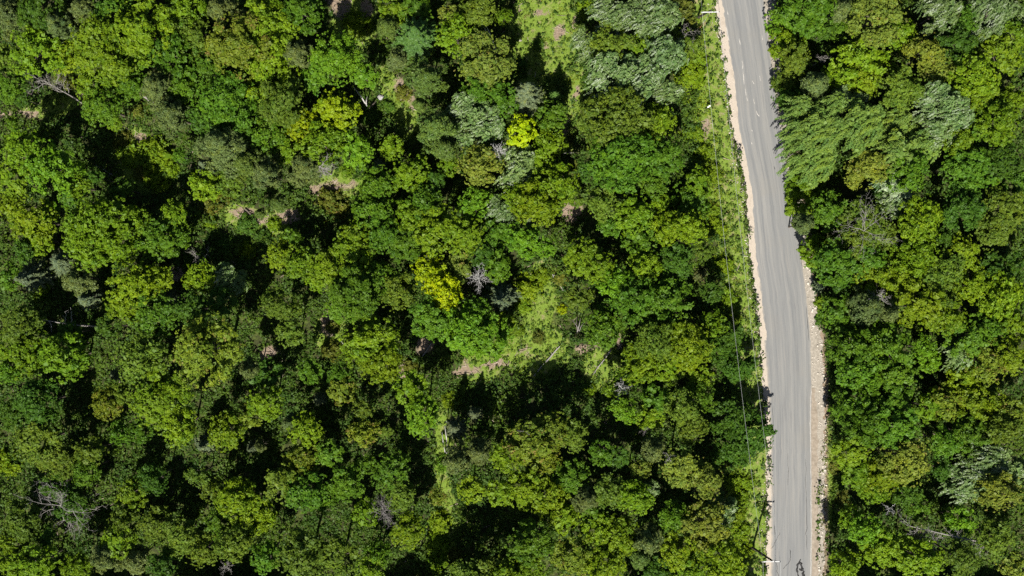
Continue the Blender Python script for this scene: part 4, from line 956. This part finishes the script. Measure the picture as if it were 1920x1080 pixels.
dead_tree(82, 150, "leaning dead pine with bare grey branches near the upper left corner", 7.5, 34, 14, M_DEAD, lean=(2.6, -2.0), up=.2, low=.35, fan=2.4, half=2.2, seed=1)
dead_tree(112, 950, "large tangled dead tree with fine pale branches near the lower left corner", 10.5, 62, 20, M_DEAD, lean=(.3, -.4), up=.25, thick=.11, low=.5, seed=3)
dead_tree(717, 962, "grey brushy snag between green crowns left of the dark canopy hole", 10.5, 30, 22, M_DEADDARK, up=.3, thick=.08, seed=4)
dead_tree(933, 281, "white starburst snag just left of the small bright yellow treetop", 9.5, 19, 14, M_DEADPALE, up=.0, low=.82, thick=.075, seed=5)
dead_tree(597, 312, "bare grey boughs reaching out of a soft pine above the littered trail", 8.8, 26, 11, M_DEAD, up=.1, low=.7, fan=-.4, half=2.6, seed=6)
dead_tree(1166, 729, "small bare white snag right of the half-shaded clearing", 8.5, 17, 10, M_DEADPALE, up=.0, low=.85, thick=.06, seed=7)
dead_tree(1622, 432, "bleached dead tree with wide white branches right of the road's middle", 11.6, 60, 20, M_DEAD, lean=(.9, -.7), up=.3, low=.5, thick=.085, seed=8)
dead_tree(1655, 560, "bare pale treetop in the wood below the bleached dead tree", 11.5, 22, 12, M_DEAD, up=.2, low=.75, thick=.07, seed=9)
dead_tree(1672, 955, "short white forked twig standing left above the toppled dead tree", 10.8, 14, 5, M_DEADPALE, up=.3, low=.8, thick=.06, seed=10)
dead_tree(897, 522, "half-dead pale tree right of the big yellow tree", 9.6, 24, 13, M_DEADPALE, up=.3, low=.65, thick=.07, seed=11)
dead_tree(1285, 68, "pale bare brush at the wood's edge below the upper utility pole", 5.2, 26, 13, M_DEAD, up=.35, low=.3, thick=.06, seed=12)
dead_tree(372, 487, "dead branchy top leaning over the brown dirt patch", 3.6, 30, 10, M_DEAD, up=.15, low=.3, thick=.07, seed=13)
dead_tree(1256, 862, "small bare branches poking out left of the dark tree overhanging the road", 8.8, 16, 7, M_DEAD, up=.25, low=.75, thick=.06, seed=14)
dead_tree(1210, 806, "tiny grey snag tuft among lime crowns left of the dark overhanging tree", 8.0, 11, 9, M_DEADDARK, up=.3, low=.8, thick=.05, seed=15)
dead_tree(421, 1066, "small grey snag at the bottom edge right of the tangled dead tree", 8.0, 15, 9, M_DEAD, up=.2, low=.75, thick=.06, seed=16)
dead_tree(1545, 108, "thin grey twigs at the right road edge near the top of the photo", 7.5, 13, 6, M_DEAD, up=.4, low=.7, thick=.04, seed=17)
dead_tree(985, 1000 - 190, "fine grey snag in the shade above the russet crowns of the lower middle", 6.5, 12, 6, M_DEADDARK, up=.3, low=.7, thick=.05, seed=18)

def stem(b, pts, r0, r1, n=7):
    m = len(pts); b.tube(pts, [r0 + (r1 - r0) * i / (m - 1) for i in range(m)], n)

# forked dead trunk lying across a dark gap
def forked():
    z = 6.2; a = np.array(P2W(147, 610, 4.6)); c = np.array(P2W(104, 604, z)); e = np.array(P2W(73, 598, 7.0))
    root = thing('dead_tree', "forked dead trunk leaning pale across the dark gap at the left edge", 'dead tree', (a[0] + 1.2, a[1] - .3, float(ground_z(a[0], a[1]))))
    o = np.array(root.location); b = MB(); stem(b, [np.zeros(3), a - o, c - o, e - o], .14, .04); link('trunk', b.mesh('trunk', M_DEAD), root)
    rg = np.random.default_rng(3)
    for (x, y, zz), (x2, y2, z2), L in (((126, 608, 5.4), (118, 588, 7.4), 1), ((130, 608, 5.2), (133, 583, 7.2), 1), ((92, 602, 6.4), (104, 618, 6.0), 1), ((80, 600, 6.8), (75, 612, 6.8), 1), ((122, 607, 5.5), (114, 592, 7.9), 1)):
        p, q = np.array(P2W(x, y, zz)) - o, np.array(P2W(x2, y2, z2)) - o
        bb = MB(); twig(bb, rg, p, q - p, float(np.linalg.norm(q - p)), .05, 1); link('branch', bb.mesh('branch', M_DEADPALE), root)
forked()

# dead tree toppled onto the canopy, its bare boughs fanned to the left
def toppled():
    z = max(9.5, canopy_top(1750, 1000, 40) - .1); a = np.array(P2W(1868, 1022, 5.0)); c = np.array(P2W(1790, 1006, z)); e = np.array(P2W(1700, 985, z + .6))
    root = thing('dead_tree', "toppled dead tree with grey boughs fanned left on the lower right canopy", 'dead tree', (a[0] + 2.0, a[1] - .5, float(ground_z(a[0], a[1]))))
    o = np.array(root.location); b = MB(); stem(b, [np.zeros(3), a - o, c - o, e - o], .20, .03); link('trunk', b.mesh('trunk', M_DEAD), root)
    rg = np.random.default_rng(8)
    for k in range(22):
        f = k / 21; p = (a * (1 - f) + c * f if f < .5 else c * (1 - (f - .5) * 1.5) + e * (f - .5) * 1.5); p = a + (e - a) * (.15 + .75 * f); p[2] = z - .6 + f
        sg = 1 if k % 2 else -1; an = math.pi + .20 - sg * rg.uniform(.15, .75)
        bb = MB(); twig(bb, rg, p - o, (math.cos(an), math.sin(an), rg.uniform(.0, .5)), rg.uniform(1.5, 3.4), .035, 0); link('branch', bb.mesh('branch', M_DEAD), root)
toppled()

# several bare stems in one clump
def stems(name, label, foot, tops, mat, r=.10):
    X, Y, _ = P2W(*foot); gz = float(ground_z(X, Y)); root = thing(name, label, 'dead tree', (X, Y, gz)); o = np.array((X, Y, gz))
    for i, (x, y, z) in enumerate(tops):
        q = np.array(P2W(x, y, z)) - o; b = MB(); p0 = np.array((.22 * math.cos(i * 2.1), .22 * math.sin(i * 2.1), 0))
        mid = (p0 + q) / 2 + np.array((.08 * (-1) ** i, .1, .1)); stem(b, [p0, mid, q], r, r * .55)
        link('stem', b.mesh('stem', mat[i % len(mat)]), root)
    return root
stems('broken_tree', "clump of broken grey stems standing on the trail beside a grey rock", (689, 206), [(664, 165, 3.4), (688, 182, 3.0), (705, 190, 2.6)], [M_DEADPALE, M_DEADPALE, M_BARK], .12)
stems('broken_tree', "upright grey stub stems at the right side of the half-shaded clearing", (1083, 622), [(1073, 600, 3.5), (1082, 594, 4.2), (1088, 598, 4.0), (1094, 606, 3.0)], [M_DEADDARK, M_BARK, M_DEAD, M_DEADDARK], .07)
stems('birch_tree', "leaning white birch stem between pale crowns left of the grassy clearing", (926, 92), [(905, 36, 8.2), (898, 28, 8.4), (912, 50, 7.6)], [M_BIRCH], .10)
stems('birch_tree', "thin white snag in the dark gap below the bright green round tree", (836, 850), [(834, 800, 7.5), (829, 812, 7.0), (850, 838, 6.5)], [M_BIRCH, M_DEADPALE], .08)
stems('birch_tree', "dark bare stems angled through the crowns right of the leaning dead pine", (284, 192), [(226, 158, 6.5), (240, 166, 6.2), (262, 170, 5.0)], [M_DEAD, M_BARK], .10)

def log(p, q, label, r=.12, mat=M_DEAD):
    a, c = np.array(P2W(*p)), np.array(P2W(*q)); a[2] = ground_z(a[0], a[1]) + r * .8 + .15; c[2] = ground_z(c[0], c[1]) + r * .8 + .15
    b = MB(); d = c - a; stem(b, [np.zeros(3), d * .33 + (.05, .04, .03), d * .66 + (-.04, .03, .02), d], r, r * .5)
    k = np.array((-d[1], d[0], 0)) / np.linalg.norm(d)
    for f, s in ((.45, 1), (.62, -1), (.8, 1)): stem(b, [d * f, d * (f + .06) + k * s * .35 + (0, 0, .15)], r * .35, r * .15, 5)
    o = link('fallen_log', b.mesh('fallen_log', mat), None, tuple(a)); o['label'] = label; o['category'] = 'log'; o['group'] = 'fallen logs'
log((1023, 679), (1050, 649), "forked grey log lying half in shade at the clearing's centre", .13)
log((1145, 657), (1109, 706), "long thin pale log at the right side of the half-shaded clearing", .10)
log((1001, 705), (1020, 682), "dim log in the shaded lower half of the clearing", .10)
log((1031, 510), (1043, 526), "short pale log in the bushes right of the narrow trail", .10, M_DEADPALE)
log((1050, 536), (1058, 547), "short grey double log just below another pale log on the trail", .12)
log((180, 310), (222, 334), "pale log in the big dark gap of the upper left wood", .11)
log((308, 500), (338, 516), "dark stick log across the brown dirt patch", .09, M_BARK)
log((460, 392), (480, 412), "dark log lying on the littered trail bend", .12, M_BARK)
log((1055, 288), (1080, 287), "grey log at the lower end of the grassy clearing's tail", .08)
log((640, 640), (660, 668), "pale slash log on the brown litter left of the lime crown", .08)
log((792, 668), (812, 640), "pale slash log on a litter patch below the big yellow tree", .09)

# grey rock on the trail and pale stones
def rock(px, py, s, label, mat, seed):
    rg = np.random.default_rng(seed); X, Y, _ = P2W(px, py); me = bpy.data.meshes.new('boulder')
    V = []; F_ = []; nu, nv = 10, 6
    for j in range(nv + 1):
        th = math.pi * j / nv
        for i in range(nu):
            p = 2 * math.pi * i / nu; rr = 1 + .22 * math.sin(3 * p + seed) * math.sin(th) + rg.normal(0, .05)
            V.append((s * rr * math.sin(th) * math.cos(p), s * .75 * rr * math.sin(th) * math.sin(p), s * .55 * rr * math.cos(th)))
    for j in range(nv):
        for i in range(nu):
            F_.append((j * nu + i, j * nu + (i + 1) % nu, (j + 1) * nu + (i + 1) % nu, (j + 1) * nu + i))
    me.from_pydata(V, [], F_); me.materials.append(mat); me.update()
    o = link('boulder', me, None, (X, Y, float(ground_z(X, Y)) + s * .3)); o['label'] = label; o['category'] = 'rock'; o['group'] = 'rocks on the trail'
rock(714, 183, .48, "flat grey rock on the trail right of the broken grey stems", M_ROCK, 1)
rock(509, 433, .36, "pale rock at the lower edge of the littered trail bend", M_STONE, 2)
rock(976, 76, .20, "small pale rock in the grassy clearing's left half", M_STONE, 3)

# ------------------------------------------------------------------ power line along the left verge
def pole(foot, top, zt, label, arm_half=1.2):
    X, Y, _ = P2W(*foot); gz = float(ground_z(X, Y)); o = np.array((X, Y, gz))
    root = thing('utility_pole', label, 'utility pole', tuple(o), 0, 'utility poles beside the road')
    t = np.array(P2W(top[0], top[1], zt)) - o
    b = MB(); stem(b, [np.zeros(3), t * .5, t + t / np.linalg.norm(t) * .35], .17, .11, 10); link('shaft', b.mesh('shaft', M_POLE), root)
    b = MB(); b.box((0, 0, 0), (2 * arm_half, .12, .14)); a = link('crossarm', b.mesh('crossarm', M_ARM, False), root, (t[0], t[1] - .20, t[2] + .02))
    a.rotation_euler = (0, 0, .02)
    ends = []
    for x in (-arm_half + .08, 0.42, arm_half - .08):
        b = MB(); b.tube([(0, 0, 0), (0, 0, .08), (0, 0, .10), (0, 0, .18), (0, 0, .24)], [.03, .03, .065, .065, .02], 8)
        link('insulator', b.mesh('insulator', M_INS), root, (t[0] + x, t[1] - .20, t[2] + .085))
        ends.append(o + t + np.array((x, -.20, .31)))
    for s in (-1, 1):
        b = MB(); stem(b, [np.array((s * .75, 0, 0)), np.array((0, .06, -.6))], .022, .022, 5); link('brace', b.mesh('brace', M_ARM), root, (t[0], t[1] - .12, t[2] - .05))
    return root, ends
lowp, e_low = pole((1411, 1027), (1446, 1050), 9.0, "lower utility pole with a white crossarm over the road's left edge")
upp, e_up = pole((1308, 33), (1332, 20), 8.2, "upper utility pole with a white crossarm at the top of the photo")
def wire(a, c, sag, label):
    b = MB(); n = 24; a = np.array(a); c = np.array(c)
    b.tube([(c - a) * (i / n) - np.array((0, 0, 4 * sag * (i / n) * (1 - i / n))) for i in range(n + 1)], [.011] * (n + 1), 5)
    o = link('overhead_wire', b.mesh('overhead_wire', M_WIRE), None, tuple(a)); o['label'] = label; o['category'] = 'wire'; o['group'] = 'overhead wires'
wire(e_up[0], e_low[0], 2.3, "left overhead wire hanging over the verge between the two poles")
wire(e_up[2], e_low[2], 2.3, "right overhead wire hanging between the two poles nearest the asphalt")
wire(e_low[0], e_low[0] + np.array((1.6, -42, -.3)), 1.0, "left overhead wire running off the bottom edge from the lower pole")
wire(e_low[2], e_low[2] + np.array((1.6, -42, -.3)), 1.0, "right overhead wire crossing the tarmac below the lower pole")
wire(e_up[0], e_up[0] + np.array((-3, 40, .3)), 1.0, "left overhead wire leaving the top edge at the upper pole")
wire(e_up[2], e_up[2] + np.array((-3, 40, .3)), 1.0, "right overhead wire leaving the top edge at the upper pole")

g0 = np.array(P2W(1310, 56)); root = thing('guy_anchor', "rusty guy wire sheath slanting below the upper utility pole", 'guy wire', (g0[0], g0[1], float(ground_z(g0[0], g0[1]))))
g1 = np.array(P2W(1325, 33, 4.5)) - np.array(root.location)
b = MB(); stem(b, [np.zeros(3), g1 * .55], .055, .045, 6); link('sheath', b.mesh('sheath', M_RUST), root)
b = MB(); stem(b, [g1 * .55, g1, np.array(P2W(1331, 21, 7.9)) - np.array(root.location)], .018, .018, 5); link('cable', b.mesh('cable', M_WIRE), root)

X, Y, _ = P2W(1324, 204); gz = float(ground_z(X, Y)); root = thing('marker_post', "short leaning white-topped marker post on the bare verge patch", 'marker post', (X, Y, gz))
b = MB(); stem(b, [np.zeros(3), np.array((.12, .10, 1.1))], .075, .075, 8); link('post', b.mesh('post', M_BARK), root)
b = MB(); b.box((0, 0, 0), (.42, .16, .30), .55); link('marker_plate', b.mesh('marker_plate', M_WHITE, False), root, (.20, .14, 1.2))
